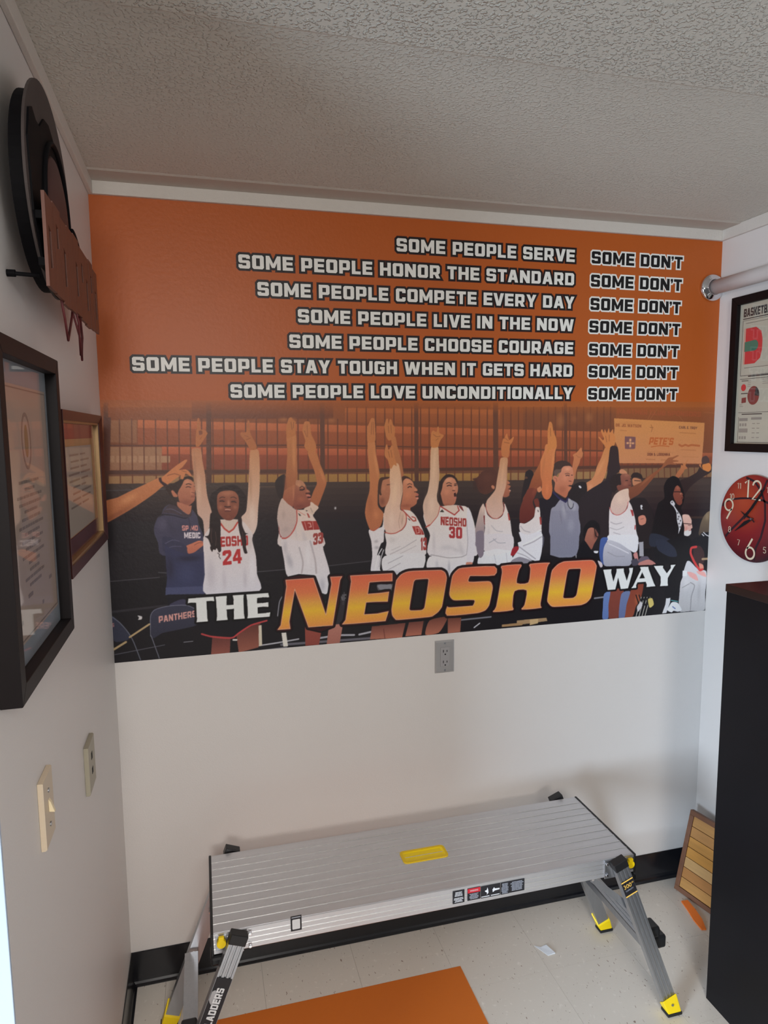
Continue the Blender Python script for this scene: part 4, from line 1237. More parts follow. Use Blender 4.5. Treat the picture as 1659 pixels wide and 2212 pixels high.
P|192,192,198|176,172,172|1|4043,2459 4072,2546 4104,2544 4173,2483 4249,2462 4256,2372 4250,2283 4252,2158 4124,2159 4021,2167 4019,2307 4024,2388 4040,2427
S|140,136,140|3.7|1|4112,2382 4151,2355 4127,2275 4123,2169
B|206,204,206|4075,2376|14.0,27.9|0.40|0
B|150,146,148|4192,2303|9.3,46.5|0.35|0
S|150,146,150|3.2|1|4040,2346 4104,2374
P|206,208,214||0|4039,2479 4078,2475 4077,2433 4039,2435
P|214,150,146||1|4080,2465 4118,2461 4161,2439 4182,2393 4149,2402 4101,2431
P|216,150,144||1|4164,2468 4231,2457 4253,2421 4242,2418 4184,2442
P|206,130,110||1|4180,2527 4218,2513 4225,2480 4192,2482
S|200,54,54|9.2|1|4150,2654 4108,2648 4103,2608 4132,2550 4162,2508 4192,2474 4215,2477
S|160,132,100|8.3|0|4211,2557 4263,2557
P|214,214,220||1|3918,2183 3948,2235 3971,2242 4008,2231 4045,2175 4012,2163 3974,2173 3956,2162
S|60,80,150|3.2|1|3963,2206 3987,2188
S|90,200,200|2.3|1|3947,2256 4008,2243
L|W|449,2523 601,2524 604,2494 589,2498 556,2498 558,2389 561,2369 491,2368 495,2387 494,2493 461,2496 444,2493
L|W|612,2523 681,2524 679,2495 677,2464 721,2463 722,2499 717,2524 786,2524 783,2494 783,2407 787,2368 719,2368 721,2390 722,2437 677,2436 678,2394 682,2369 613,2369 617,2399 616,2485
L|W|802,2524 939,2524 945,2495 907,2498 868,2496 867,2462 906,2461 939,2464 939,2433 905,2437 869,2435 869,2395 911,2394 949,2397 944,2368 803,2369 808,2391 806,2485
L|W|3358,2526 3427,2527 3425,2503 3446,2433 3469,2504 3468,2527 3529,2527 3532,2500 3558,2432 3579,2498 3573,2527 3608,2527 3604,2492 3571,2374 3510,2372 3485,2460 3464,2373 3401,2373 3382,2447 3366,2502
L|W|3666,2528 3737,2527 3741,2509 3790,2400 3806,2374 3728,2373 3730,2391 3720,2413 3649,2413 3639,2393 3641,2372 3598,2373 3613,2390 3675,2508/3687,2487 3665,2442 3712,2441
L|W|3785,2529 3866,2527 3865,2510 3900,2467 3934,2505 3930,2528 3975,2528 3960,2510 3911,2430 3910,2396 3915,2370 3845,2372 3850,2396 3847,2443 3800,2507
L|G|1053,2600 1231,2601 1309,2350 1351,2556 1344,2601 1420,2600 1406,2577 1352,2278 1193,2279 1109,2537 1068,2326 1073,2278 994,2279 1014,2306 1057,2557
L|G|1477,2601 1762,2599 1761,2548 1681,2551 1604,2550 1591,2470 1680,2471 1737,2475 1728,2411 1649,2415 1580,2416 1565,2333 1658,2332 1733,2342 1712,2279 1499,2278 1418,2280 1440,2306 1482,2562
L|G|1858,2601 1909,2606 2085,2601 2111,2598 2135,2582 2146,2551 2144,2520 2117,2365 2109,2340 2085,2311 2054,2291 2022,2282 1805,2279 1780,2288 1762,2312 1757,2342 1759,2372 1787,2534 1797,2558 1823,2586/1930,2548 2007,2548 2018,2540 2017,2524 1991,2359 1981,2340 1965,2332 1898,2334 1883,2340 1881,2358 1909,2521 1917,2540
L|G|2264,2606 2499,2602 2501,2541 2329,2548 2315,2542 2310,2505 2448,2500 2473,2491 2484,2470 2486,2441 2466,2344 2455,2319 2434,2297 2396,2285 2352,2281 2152,2281 2152,2341 2170,2335 2325,2334 2344,2338 2351,2376 2223,2383 2193,2390 2176,2409 2169,2438 2185,2533 2195,2563 2222,2591
L|G|2556,2601 2701,2603 2686,2565 2670,2473 2762,2470 2777,2570 2773,2602 2920,2603 2905,2572 2857,2312 2861,2282 2715,2281 2735,2310 2750,2417 2655,2418 2639,2312 2642,2282 2496,2280 2518,2316 2560,2557
L|G|3032,2603 3066,2605 3242,2603 3278,2594 3298,2565 3300,2538 3267,2346 3253,2315 3227,2292 3186,2279 3133,2278 2976,2281 2944,2289 2920,2315 2914,2345 2941,2528 2958,2559 2992,2588/3085,2550 3167,2548 3175,2540 3175,2527 3149,2366 3134,2342 3114,2333 3050,2335 3039,2342 3038,2357 3063,2515 3071,2539
'''
SLOGAN = [
('SOME PEOPLE SERVE', 903.2, 1534.6, 2336.8, 2379.6, 0),
('SOME PEOPLE HONOR THE STANDARD', 409.5, 1534.0, 2261.0, 2301.2, 0),
('SOME PEOPLE COMPETE EVERY DAY', 463.4, 1537.1, 2183.2, 2224.0, 0),
('SOME PEOPLE LIVE IN THE NOW', 584.6, 1536.2, 2107.8, 2148.0, 0),
('SOME PEOPLE CHOOSE COURAGE', 556.3, 1536.6, 2029.4, 2071.8, 0),
('SOME PEOPLE STAY TOUGH WHEN IT GETS HARD', 94.2, 1535.0, 1953.6, 1994.4, 0),
('SOME PEOPLE LOVE UNCONDITIONALLY', 373.4, 1538.8, 1876.6, 1917.6, 0),
("SOME DON'T", 1599.4, 1964.1, 2337.4, 2378.6, 1),
("SOME DON'T", 1598.7, 1964.6, 2259.8, 2301.2, 1),
("SOME DON'T", 1599.4, 1963.6, 2181.4, 2223.5, 1),
("SOME DON'T", 1597.4, 1965.3, 2105.6, 2146.6, 1),
("SOME DON'T", 1598.4, 1963.3, 2027.2, 2069.1, 1),
("SOME DON'T", 1599.0, 1963.1, 1952.0, 1992.9, 1),
("SOME DON'T", 1599.6, 1964.4, 1875.6, 1915.7, 1)]

MZ0, MZ1, MZS = 1.0763, 2.4413, 1.8690
t_, h_ = .28, .22
# block capitals: outline loops in units of the cap height
GL = {
    'A': (.94, ['.0,.0 .29,.0 .35,.2 .59,.2 .65,.0 .94,.0 .66,1 .28,1', '.41,.40 .53,.40 .47,.68']),
    'B': (.84, ['0,0 .74,0 .84,.1 .84,.44 .78,.5 .83,.56 .83,.9 .73,1 0,1', '.28,.22 .28,.39 .56,.39 .56,.22', '.28,.61 .28,.78 .55,.78 .55,.61']),
    'C': (.80, ['.1,0 .70,0 .80,.1 .80,.34 .52,.34 .52,.22 .28,.22 .28,.78 .52,.78 .52,.66 .80,.66 .80,.9 .70,1 .1,1 0,.9 0,.1']),
    'D': (.85, ['0,0 .72,0 .85,.13 .85,.87 .72,1 0,1', '.28,.22 .28,.78 .57,.78 .57,.22']),
    'E': (.78, ['0,0 .78,0 .78,.22 .28,.22 .28,.39 .74,.39 .74,.61 .28,.61 .28,.78 .78,.78 .78,1 0,1']),
    'F': (.74, ['0,0 .28,0 .28,.37 .70,.37 .70,.59 .28,.59 .28,.78 .76,.78 .76,1 0,1']),
    'G': (.85, ['.1,0 .75,0 .85,.1 .85,.56 .46,.56 .46,.38 .57,.38 .57,.22 .28,.22 .28,.78 .57,.78 .57,.68 .85,.68 .85,.9 .75,1 .1,1 0,.9 0,.1']),
    'H': (.88, ['0,0 .28,0 .28,.39 .60,.39 .60,0 .88,0 .88,1 .60,1 .60,.61 .28,.61 .28,1 0,1']),
    'I': (.28, ['0,0 .28,0 .28,1 0,1']),
    'J': (.76, ['.1,0 .66,0 .76,.1 .76,1 .48,1 .48,.22 .28,.22 .28,.34 0,.34 0,.1']),
    'K': (.90, ['0,0 .28,0 .28,.36 .36,.36 .58,0 .90,0 .60,.5 .90,1 .58,1 .36,.64 .28,.64 .28,1 0,1']),
    'L': (.70, ['0,0 .70,0 .70,.22 .28,.22 .28,1 0,1']),
    'M': (1.10, ['0,0 .27,0 .27,.52 .44,.14 .66,.14 .83,.52 .83,0 1.10,0 1.10,1 .84,1 .55,.44 .26,1 0,1']),
    'N': (.90, ['0,0 .27,0 .27,.50 .60,0 .90,0 .90,1 .63,1 .63,.50 .30,1 0,1']),
    'O': (.86, ['.11,0 .75,0 .86,.11 .86,.89 .75,1 .11,1 0,.89 0,.11', '.29,.22 .29,.78 .57,.78 .57,.22']),
    'P': (.84, ['0,0 .28,0 .28,.26 .73,.26 .84,.37 .84,.89 .73,1 0,1', '.28,.46 .28,.78 .56,.78 .56,.46']),
    'R': (.86, ['0,0 .28,0 .28,.28 .40,.28 .56,0 .88,0 .70,.31 .84,.42 .84,.89 .73,1 0,1', '.28,.48 .28,.78 .56,.78 .56,.48']),
    'S': (.85, ['.1,0 .75,0 .85,.1 .85,.49 .75,.59 .28,.59 .28,.78 .57,.78 .57,.71 .84,.71 .84,.9 .74,1 .1,1 0,.9 0,.50 .1,.40 .57,.40 .57,.22 .28,.22 .28,.29 0,.29 0,.1']),
    'T': (.80, ['.26,0 .54,0 .54,.77 .80,.77 .80,1 0,1 0,.77 .26,.77']),
    'U': (.86, ['.11,0 .75,0 .86,.11 .86,1 .58,1 .58,.22 .28,.22 .28,1 0,1 0,.11']),
    'V': (.94, ['.30,0 .64,0 .94,1 .64,1 .47,.36 .30,1 0,1']),
    'W': (1.34, ['.20,0 .52,0 .67,.54 .82,0 1.14,0 1.34,1 1.06,1 .96,.42 .80,1 .54,1 .38,.42 .28,1 0,1']),
    'Y': (.92, ['.32,0 .60,0 .60,.36 .92,1 .61,1 .46,.64 .31,1 0,1 .32,.36']),
    '0': (.80, ['.13,0 .67,0 .80,.13 .80,.87 .67,1 .13,1 0,.87 0,.13', '.29,.22 .29,.78 .51,.78 .51,.22']),
    '1': (.42, ['.14,0 .42,0 .42,1 .16,1 0,.84 0,.66 .14,.72']),
    '2': (.78, ['0,0 .78,0 .78,.24 .34,.24 .78,.62 .78,.88 .66,1 .12,1 0,.88 0,.66 .27,.66 .27,.76 .50,.76 .50,.66 0,.24']),
    '3': (.78, ['.12,0 .66,0 .78,.12 .78,.44 .72,.5 .78,.56 .78,.88 .66,1 .12,1 0,.88 0,.68 .27,.68 .27,.78 .50,.78 .50,.60 .24,.60 .24,.40 .50,.40 .50,.22 .27,.22 .27,.32 0,.32 0,.12']),
    '4': (.82, ['.44,0 .70,0 .70,.2 .82,.2 .82,.42 .70,.42 .70,1 .40,1 0,.42 0,.2 .44,.2', '.26,.42 .44,.42 .44,.68']),
    "'": (.24, ['.04,.62 .14,.62 .24,.80 .24,1 0,1 0,.78 .08,.78']),
    '.': (.24, ['0,0 .24,0 .24,.24 0,.24']),
    '&': (.95, ['.1,0 .50,0 .62,.1 .72,0 .98,0 .78,.24 .92,.50 .70,.50 .62,.42 .46,.60 .60,.74 .60,.92 .50,1 .16,1 .06,.9 .06,.66 .16,.54 0,.38 0,.1', '.24,.22 .22,.34 .30,.40 .46,.22']),
}


def glyph_loops(ch):
    w_, L_ = GL[ch]
    return w_, [[tuple(float(v) for v in q.split(',')) for q in s.split()] for s in L_]


def layout(txt, gap=.15, space=.62):
    x, res = 0.0, []
    prev = None
    for ch in txt:
        if ch == ' ':
            x += space - gap
            prev = None
            continue
        w_, L_ = glyph_loops(ch)
        if prev and (prev + ch) in ("N'", "'T", 'AY', 'TA', 'VE', 'EV', 'WA', 'LY', 'AL'):
            x -= .06
        res.append((x, L_))
        x += w_ + gap
        prev = ch
    return x - gap, res


def offset_loop(P_, d):
    """mitred offset; d>0 grows an anticlockwise loop"""
    n_ = len(P_)
    ar = sum(P_[i][0] * P_[(i + 1) % n_][1] - P_[(i + 1) % n_][0] * P_[i][1] for i in range(n_))
    s_ = 1 if ar > 0 else -1
    R = []
    for i in range(n_):
        a, b_, c_ = P_[i - 1], P_[i], P_[(i + 1) % n_]
        d1 = Vector((b_[0] - a[0], b_[1] - a[1])).normalized()
        d2 = Vector((c_[0] - b_[0], c_[1] - b_[1])).normalized()
        n1, n2 = Vector((d1.y, -d1.x)) * s_, Vector((d2.y, -d2.x)) * s_
        m_ = n1 + n2
        if m_.length < 1e-6:
            m_ = n1
        m_.normalize()
        k = d / max(.5, m_.dot(n1))
        R.append((b_[0] + m_.x * k, b_[1] + m_.y * k))
    return R


def pip(x, y, P_):
    c_ = False
    j = len(P_) - 1
    for i in range(len(P_)):
        if (P_[i][1] > y) != (P_[j][1] > y) and x < (P_[j][0] - P_[i][0]) * (y - P_[i][1]) / (P_[j][1] - P_[i][1]) + P_[i][0]:
            c_ = not c_
        j = i
    return c_


KP = 1.42                      # printed ink to paint reflectance


def ink(c):
    return tuple(min(.9, v * KP) for v in s2l(c))


def vinyl(name, col=None):
    m = bpy.data.materials.new(name)
    m.use_nodes = True
    nt = m.node_tree
    b = nt.nodes['Principled BSDF']
    b.inputs['Roughness'].default_value = 0.42
    b.inputs['Specular IOR Level'].default_value = 0.36
    if col is None:
        at = nt.nodes.new('ShaderNodeVertexColor')
        at.layer_name = 'print'
        nt.links.new(at.outputs[0], b.inputs['Base Color'])
    else:
        b.inputs['Base Color'].default_value = ink(col) + (1,)
    tc = nt.nodes.new('ShaderNodeNewGeometry')
    n = nt.nodes.new('ShaderNodeTexNoise')
    n.inputs['Scale'].default_value = 85
    n.inputs['Detail'].default_value = 3
    nt.links.new(tc.outputs['Position'], n.inputs['Vector'])
    bp = nt.nodes.new('ShaderNodeBump')
    bp.inputs['Strength'].default_value = 0.22
    bp.inputs['Distance'].default_value = 0.002
    nt.links.new(n.outputs[0], bp.inputs['Height'])
    nt.links.new(bp.outputs[0], b.inputs['Normal'])
    return m


ORANGE = (160, 78, 25)
mural = empty('wall_mural', (W / 2, 0, MZ0), 'huge orange basketball team mural with motivational slogans printed across the back wall', 'mural')
YM = -0.0008

# --- upper panel: one flat sheet cut into its printed colour areas
from mathutils.geometry import delaunay_2d_cdt
cv, ce = [], []
regions = []          # (bbox, loops, material, (source glyph, outline width))


def add_loop(P_):
    n0_ = len(cv)
    cv.extend(Vector(q) for q in P_)
    ce.extend((n0_ + i, n0_ + (i + 1) % len(P_)) for i in range(len(P_)))


def near(x, y, P_, d):
    for i in range(len(P_)):
        ax_, ay_ = P_[i - 1]
        bx_, by_ = P_[i]
        dx, dy = bx_ - ax_, by_ - ay_
        t = max(0, min(1, ((x - ax_) * dx + (y - ay_) * dy) / (dx * dx + dy * dy)))
        if (x - ax_ - t * dx) ** 2 + (y - ay_ - t * dy) ** 2 < d * d:
            return True
    return pip(x, y, P_)


def region(loops, mi, src=None):
    xs_ = [q[0] for L_ in loops for q in L_]
    ys_ = [q[1] for L_ in loops for q in L_]
    regions.append((min(xs_), max(xs_), min(ys_), max(ys_), loops, mi, src))
    for L_ in loops:
        add_loop(L_)


x1m = W * 1000
add_loop([(0, MZS * 1000), (x1m, MZS * 1000), (x1m, MZ1 * 1000), (0, MZ1 * 1000)])
for txt, xa, xb, za, zb_, kind in SLOGAN:
    tot, gl = layout(txt)
    hh = 40.6
    zc_ = (za + zb_) / 2 - hh / 2
    sx_ = (xb - xa) / tot
    for ring_ in (2, 1, 0):
        if kind == 1 and ring_ == 2:
            continue
        for gx, loops in gl:
            LL = [[(xa + (gx + a) * sx_, zc_ + b_ * hh) for a, b_ in L_] for L_ in loops]
            if ring_ == 2:
                region([offset_loop(LL[0], 7.2)], 3, (LL[0], 7.0))
            elif ring_ == 1:
                region([offset_loop(LL[0], 5.4 if kind == 0 else 5.2)], 2 if kind == 0 else 1, (LL[0], 5.2 if kind == 0 else 5.0))
            else:
                region(LL, 1 if kind == 0 else 2)
res_ = delaunay_2d_cdt(cv, ce, [], 0, 1e-4)
rv, rf = res_[0], res_[2]
rb = [(r_[0], r_[1], r_[2], r_[3]) for r_ in regions]
rba = np.array(rb)
verts = [(v.x / 1000, YM, v.y / 1000) for v in rv]
fm = []
for f in rf:
    cx_ = sum(rv[i].x for i in f) / 3
    cy2 = sum(rv[i].y for i in f) / 3
    hit = np.nonzero((rba[:, 0] <= cx_) & (rba[:, 1] >= cx_) & (rba[:, 2] <= cy2) & (rba[:, 3] >= cy2))[0]
    mi = 0
    for k in hit[::-1]:
        c_ = False
        for L_ in regions[k][4]:
            c_ ^= pip(cx_, cy2, L_)
        if not c_ and regions[k][5 + 1]:
            c_ = near(cx_, cy2, *regions[k][6])
        if c_:
            # rings of a whole line lie under every letter of that line
            mi = regions[k][5]
            break
    fm.append(mi)
me = bpy.data.meshes.new('slogan_panel')
me.from_pydata([(x - W / 2, y, z - MZ0) for x, y, z in verts], [], [tuple(f) for f in rf])
for c_ in (ORANGE, (212, 210, 204), (12, 9, 11), (62, 20, 18)):
    me.materials.append(vinyl('vinyl_print', c_))
me.polygons.foreach_set('material_index', fm)
me.update()
if me.polygons[0].normal.y > 0:
    me.flip_normals()
o = bpy.data.objects.new('slogan_panel', me)
C.objects.link(o)
o.parent = mural
o['label'] = 'orange upper sheet with seven lines of slogan lettering'

# --- lower panel: the printed team photograph, inked point by point on a fine sheet
STEP = 0.00135
NX = int(W / STEP)
NZ = int((MZS - MZ0) / STEP)
SS = 2
HX_, HZ_ = NX * SS, NZ * SS
cvs = np.zeros((HZ_, HX_, 3), np.float32)
cvs[:] = np.array(ORANGE, np.float32)
pxm = HX_ / (W * 1000)              # canvas pixels per mm
pzm = HZ_ / ((MZS - MZ0) * 1000)


def topx(P_):
    return [(a * pxm, (MZS * 1000 - b_) * pzm) for a, b_ in P_]


def smooth_loop(P_, closed=True, n=4):
    N_ = len(P_)
    R = []
    rng = range(N_) if closed else range(N_ - 1)
    for i in rng:
        if closed:
            p0, p1, p2, p3 = P_[i - 1], P_[i], P_[(i + 1) % N_], P_[(i + 2) % N_]
        else:
            p0, p1, p2, p3 = P_[max(i - 1, 0)], P_[i], P_[i + 1], P_[min(i + 2, N_ - 1)]
        for k in range(n):
            t = k / n
            # half-strength tangents keep corners fairly crisp
            q = []
            for d in (0, 1):
                m1 = (p2[d] - p0[d]) * .36
                m2 = (p3[d] - p1[d]) * .36
                q.append((2 * t ** 3 - 3 * t ** 2 + 1) * p1[d] + (t ** 3 - 2 * t ** 2 + t) * m1 + (-2 * t ** 3 + 3 * t ** 2) * p2[d] + (t ** 3 - t ** 2) * m2)
            R.append(tuple(q))
    if not closed:
        R.append(P_[-1])
    return R


def fill(loops, c1, c2=None):
    allp = [q for L_ in loops for q in L_]
    y0 = max(0, int(min(q[1] for q in allp)))
    y1 = min(HZ_ - 1, int(max(q[1] for q in allp)) + 1)
    ya, yb = min(q[1] for q in allp), max(q[1] for q in allp)
    segs = []
    for L_ in loops:
        A_ = np.array(L_, np.float64)
        B_ = np.roll(A_, -1, 0)
        segs.append(np.hstack([A_, B_]))
    sg = np.vstack(segs)
    c1 = np.array(c1, np.float32)
    for y in range(y0, y1 + 1):
        yc = y + .5
        m_ = (sg[:, 1] > yc) != (sg[:, 3] > yc)
        if not m_.any():
            continue
        q = sg[m_]
        xs_ = np.sort(q[:, 0] + (yc - q[:, 1]) * (q[:, 2] - q[:, 0]) / (q[:, 3] - q[:, 1]))
        col_ = c1
        if c2 is not None:
            if callable(c2):
                col_ = c2((yc - ya) / max(1, yb - ya))
            else:
                tt = (yc - ya) / max(1, yb - ya)
                col_ = c1 * (1 - tt) + np.array(c2, np.float32) * tt
        for k in range(0, len(xs_) - 1, 2):
            a, b_ = int(round(xs_[k])), int(round(xs_[k + 1]))
            if b_ > 0 and a < HX_:
                cvs[y, max(a, 0):min(b_, HX_)] = col_


def stroke(P_, wd, c, closed=False):
    r = wd / 2
    c = np.array(c, np.float32)
    n_ = len(P_)
    for i in range(n_ if closed else n_ - 1):
        (ax_, ay_), (bx_, by_) = P_[i], P_[(i + 1) % n_]
        x0, x1 = int(max(0, min(ax_, bx_) - r - 1)), int(min(HX_, max(ax_, bx_) + r + 2))
        y0, y1 = int(max(0, min(ay_, by_) - r - 1)), int(min(HZ_, max(ay_, by_) + r + 2))
        if x0 >= x1 or y0 >= y1:
            continue
        X, Y = np.meshgrid(np.arange(x0, x1) + .5, np.arange(y0, y1) + .5)
        dx, dy = bx_ - ax_, by_ - ay_
        t = np.clip(((X - ax_) * dx + (Y - ay_) * dy) / max(1e-6, dx * dx + dy * dy), 0, 1)
        d = np.hypot(X - ax_ - t * dx, Y - ay_ - t * dy)
        a = np.clip(r - d + .5, 0, 1)[..., None]
        sub = cvs[y0:y1, x0:x1]
        sub[:] = sub * (1 - a) + c * a


def blob(cx_, cy_2, rx, ry, al, ang, c):
    R = max(rx, ry) * 2.0
    x0, x1 = int(max(0, cx_ - R)), int(min(HX_, cx_ + R))
    y0, y1 = int(max(0, cy_2 - R)), int(min(HZ_, cy_2 + R))
    if x0 >= x1 or y0 >= y1:
        return
    X, Y = np.meshgrid(np.arange(x0, x1) - cx_, np.arange(y0, y1) - cy_2)
    a_ = math.radians(ang)
    u_2 = (X * math.cos(a_) + Y * math.sin(a_)) / rx
    v_2 = (-X * math.sin(a_) + Y * math.cos(a_)) / ry
    a = (al * np.exp(-1.3 * (u_2 * u_2 + v_2 * v_2) ** 1.3))[..., None]
    sub = cvs[y0:y1, x0:x1]
    sub[:] = sub * (1 - a) + np.array(c, np.float32) * a


def cparse(s):
    return tuple(float(v) for v in s.split(',')) if s else None


def pparse(s):
    return topx([tuple(float(v) / 2 for v in q.split(',')) for q in s.split()])


GR = [(0, (204, 88, 58)), (.28, (204, 104, 60)), (.5, (206, 142, 54)), (.66, (214, 164, 34)), (.80, (212, 146, 44)), (1, (210, 128, 56))]


def gold(t):
    for i in range(len(GR) - 1):
        if t <= GR[i + 1][0]:
            k = (t - GR[i][0]) / (GR[i + 1][0] - GR[i][0])
            return np.array([GR[i][1][j] * (1 - k) + GR[i + 1][1][j] * k for j in range(3)], np.float32)
    return np.array(GR[-1][1], np.float32)


mm = (pxm + pzm) / 2
letters = []
for ln in ART.strip().split('\n'):
    p_ = ln.split('|')
    if p_[0] == 'P':
        L_ = pparse(p_[4])
        if p_[3] == '1':
            L_ = smooth_loop(L_)
        fill([L_], cparse(p_[1]), cparse(p_[2]))
    elif p_[0] == 'S':
        L_ = pparse(p_[4])
        if p_[3] == '1':
            L_ = smooth_loop(L_, False)
        stroke(L_, float(p_[2]) * mm, cparse(p_[1]))
    elif p_[0] == 'B':
        (cx_, cy3), = pparse(p_[2])
        rx, ry = (float(v) * mm for v in p_[3].split(','))
        blob(cx_, cy3, rx, ry, float(p_[4]), float(p_[5]), cparse(p_[1]))
    elif p_[0] == 'T':
        (xa, ya), = pparse(p_[3])
        (xb, yb), = pparse(p_[4])
        hh = float(p_[5]) * mm
        it = float(p_[6])
        tot, gl = layout(p_[2], gap=.12, space=.5)
        for gx, loops in gl:
            fill([[(xa + (xb - xa) * (gx + a) / tot + it * b_ * hh, ya + (yb - ya) * (gx + a) / tot - b_ * hh) for a, b_ in L_] for L_ in loops], cparse(p_[1]))
    elif p_[0] == 'L':
        letters.append((p_[1], [pparse(s) for s in p_[2].split('/')]))
# a soft dark halo, then dark edge, pale edge and fill of the title letters
for kind, loops in letters:
    for L_ in loops:
        stroke(smooth_loop(L_, n=2) if kind == 'G' else L_, (20 if kind == 'G' else 13) * mm, (14, 10, 13), True)
for kind, loops in letters:
    if kind == 'G':
        for L_ in loops:
            stroke(smooth_loop(L_, n=2), 11 * mm, (50, 12, 16), True)
for kind, loops in letters:
    LL = [smooth_loop(L_, n=3) for L_ in loops] if (kind == 'G' and len(loops[0]) > 16 and len(loops[0]) != 19) else loops
    if kind == 'W':
        fill(loops, (206, 210, 208))
    else:
        fill(LL, (0, 0, 0), gold)
        for L_ in LL:
            stroke(L_, 2.2 * mm, (206, 150, 120), True)
# the photograph fades out of plain orange at its top edge
nb = int(46 * pzm)
ramp = np.clip(np.arange(nb) / nb, 0, 1)[:, None, None] ** .8
cvs[:nb] = cvs[:nb] * ramp + np.array(ORANGE, np.float32) * (1 - ramp)
# warm print grain
rs = np.random.RandomState(3)
small = cvs.reshape(NZ, SS, NX, SS, 3).mean((1, 3))
small[1:-1, 1:-1] = .5 * small[1:-1, 1:-1] + .125 * (small[:-2, 1:-1] + small[2:, 1:-1] + small[1:-1, :-2] + small[1:-1, 2:])
small *= (1 + 0.018 * rs.standard_normal((NZ, NX, 1))).astype(np.float32)
gy_ = small @ np.array([.3, .59, .11], np.float32)
small = small * .88 + gy_[..., None] * .12
small = np.clip(small, 3, 245) / 255
lin = np.where(small <= .04045, small / 12.92, ((small + .055) / 1.055) ** 2.4) * KP
lin = np.clip(lin, 0, .9)
gx_ = np.linspace(0, W, NX)
gz_ = np.linspace(MZS, MZ0, NZ)
GX, GZ = np.meshgrid(gx_, gz_)
co = np.stack([GX - W / 2, np.full_like(GX, YM), GZ - MZ0], -1).astype(np.float32)
me = bpy.data.meshes.new('photo_panel')
me.vertices.add(NX * NZ)
me.vertices.foreach_set('co', co.ravel())
idx = np.arange(NX * NZ, dtype=np.int32).reshape(NZ, NX)
q4 = np.stack([idx[1:, :-1], idx[1:, 1:], idx[:-1, 1:], idx[:-1, :-1]], -1).reshape(-1, 4)
me.loops.add(q4.size)
me.loops.foreach_set('vertex_index', q4.ravel())
me.polygons.add(len(q4))
me.polygons.foreach_set('loop_start', np.arange(0, q4.size, 4, dtype=np.int32))
me.update(calc_edges=True)
ca = me.color_attributes.new('print', 'FLOAT_COLOR', 'POINT')
rgba = np.ones((NZ, NX, 4), np.float32)
rgba[..., :3] = lin
ca.data.foreach_set('color', rgba.ravel())
me.materials.append(vinyl('vinyl_photo_print'))
o = bpy.data.objects.new('photo_panel', me)
C.objects.link(o)
o.parent = mural
o['label'] = 'lower sheet printed with the cheering basketball team and the large title'


# ---------------------------------------------------------------- folding work platform
DX0, DX1, DY0, DY1, DZ = 0.256, 1.468, -0.536, -0.206, 0.53
RZ = 0.476
plat = empty('work_platform', ((DX0 + DX1) / 2, (DY0 + DY1) / 2, 0),
             'long folding aluminium work platform with yellow feet, standing on the floor below the mural', 'work platform')
# deck plate, nine strips between raised ribs
px0, px1 = DX0 + 0.006, DX1 - 0.006
nst = 10
ys = [DY0 + 0.004 + (DY1 - DY0 - 0.008) * i / nst for i in range(nst + 1)]
box('deck_plate', (px0, DY0 + 0.002, DZ - 0.006), (px1, DY1 - 0.002, DZ - 0.0015), M_alu, plat)
HX0, HX1, HY0, HY1 = 0.802, 0.936, -0.396, -0.342


def deck_strip(a, b, x0, x1):
    box('deck_strip', (x0, a + 0.0006, DZ - 0.0015), (x1, b - 0.0006, DZ), M_alu, plat)


for i in range(nst):
    a, b = ys[i], ys[i + 1]
    box('deck_strip', (px0, a + 0.0016, DZ - 0.0016), (px1, b - 0.0016, DZ), M_alu, plat)
for i in range(1, nst):
    y = ys[i]
    sweep('deck_rib', [(-0.0016, 0), (0.0016, 0), (0.0009, 0.0022), (-0.0009, 0.0022)], (px0, y, DZ - 0.0012), (px1, y, DZ - 0.0012), (0, 1, 0), (0, 0, 1), M_rib, plat)
# side rails with shallow lips
rp = [(0, 0), (0, -0.053), (0.004, -0.057), (0.012, -0.057), (0.012, -0.053), (0.0035, -0.050), (0.0035, -0.004), (0.012, -0.004), (0.012, -0.0015), (0.001, 0.0008)]
sweep('side_rail', rp, (px0, DY0, DZ - 0.0005), (px1, DY0, DZ - 0.0005), (0, 1, 0), (0, 0, 1), M_alu, plat)
sweep('side_rail', rp, (px0, DY1, DZ - 0.0005), (px1, DY1, DZ - 0.0005), (0, -1, 0), (0, 0, 1), M_alu, plat)
for k in range(3):
    z = DZ - 0.014 - 0.014 * k
    box('rail_flute', (px0, DY0 - 0.0006, z), (px1, DY0 + 0.0002, z + 0.0015), M_rib, plat)
# black end caps
for x, s in ((DX0, -1), (DX1, 1)):
    box('end_cap', (x + s * 0.001, DY0 - 0.002, DZ - 0.059), (x - s * 0.0065, DY1 + 0.002, DZ + 0.002), M_black, plat, bevel=0.0025)
# yellow carrying handle let into the deck
h = empty('carry_handle', (0.87, -0.37, DZ))
h.parent = plat
h.location = Vector((0.87, -0.37, DZ)) - plat.location
hy0, hy1, hx0, hx1 = HY0, HY1, HX0, HX1


def rrect(x0, y0, x1, y1, r, n=5):
    pts = []
    for cx, cy, a0 in ((x1 - r, y1 - r, 0), (x0 + r, y1 - r, PI / 2), (x0 + r, y0 + r, PI), (x1 - r, y0 + r, 1.5 * PI)):
        for i in range(n + 1):
            t = a0 + PI / 2 * i / n
            pts.append((cx + r * math.cos(t), cy + r * math.sin(t)))
    return pts


plate_holes('handle_rim', rrect(hx0 - .002, hy0 - .002, hx1 + .002, hy1 + .002, .012), [rrect(hx0 + .005, hy0 + .006, hx1 - .005, hy1 - .006, .008)],
            (0, 0, DZ), (1, 0, 0), (0, 1, 0), (0, 0, 1), 0.0022, M_yellow_d, h)
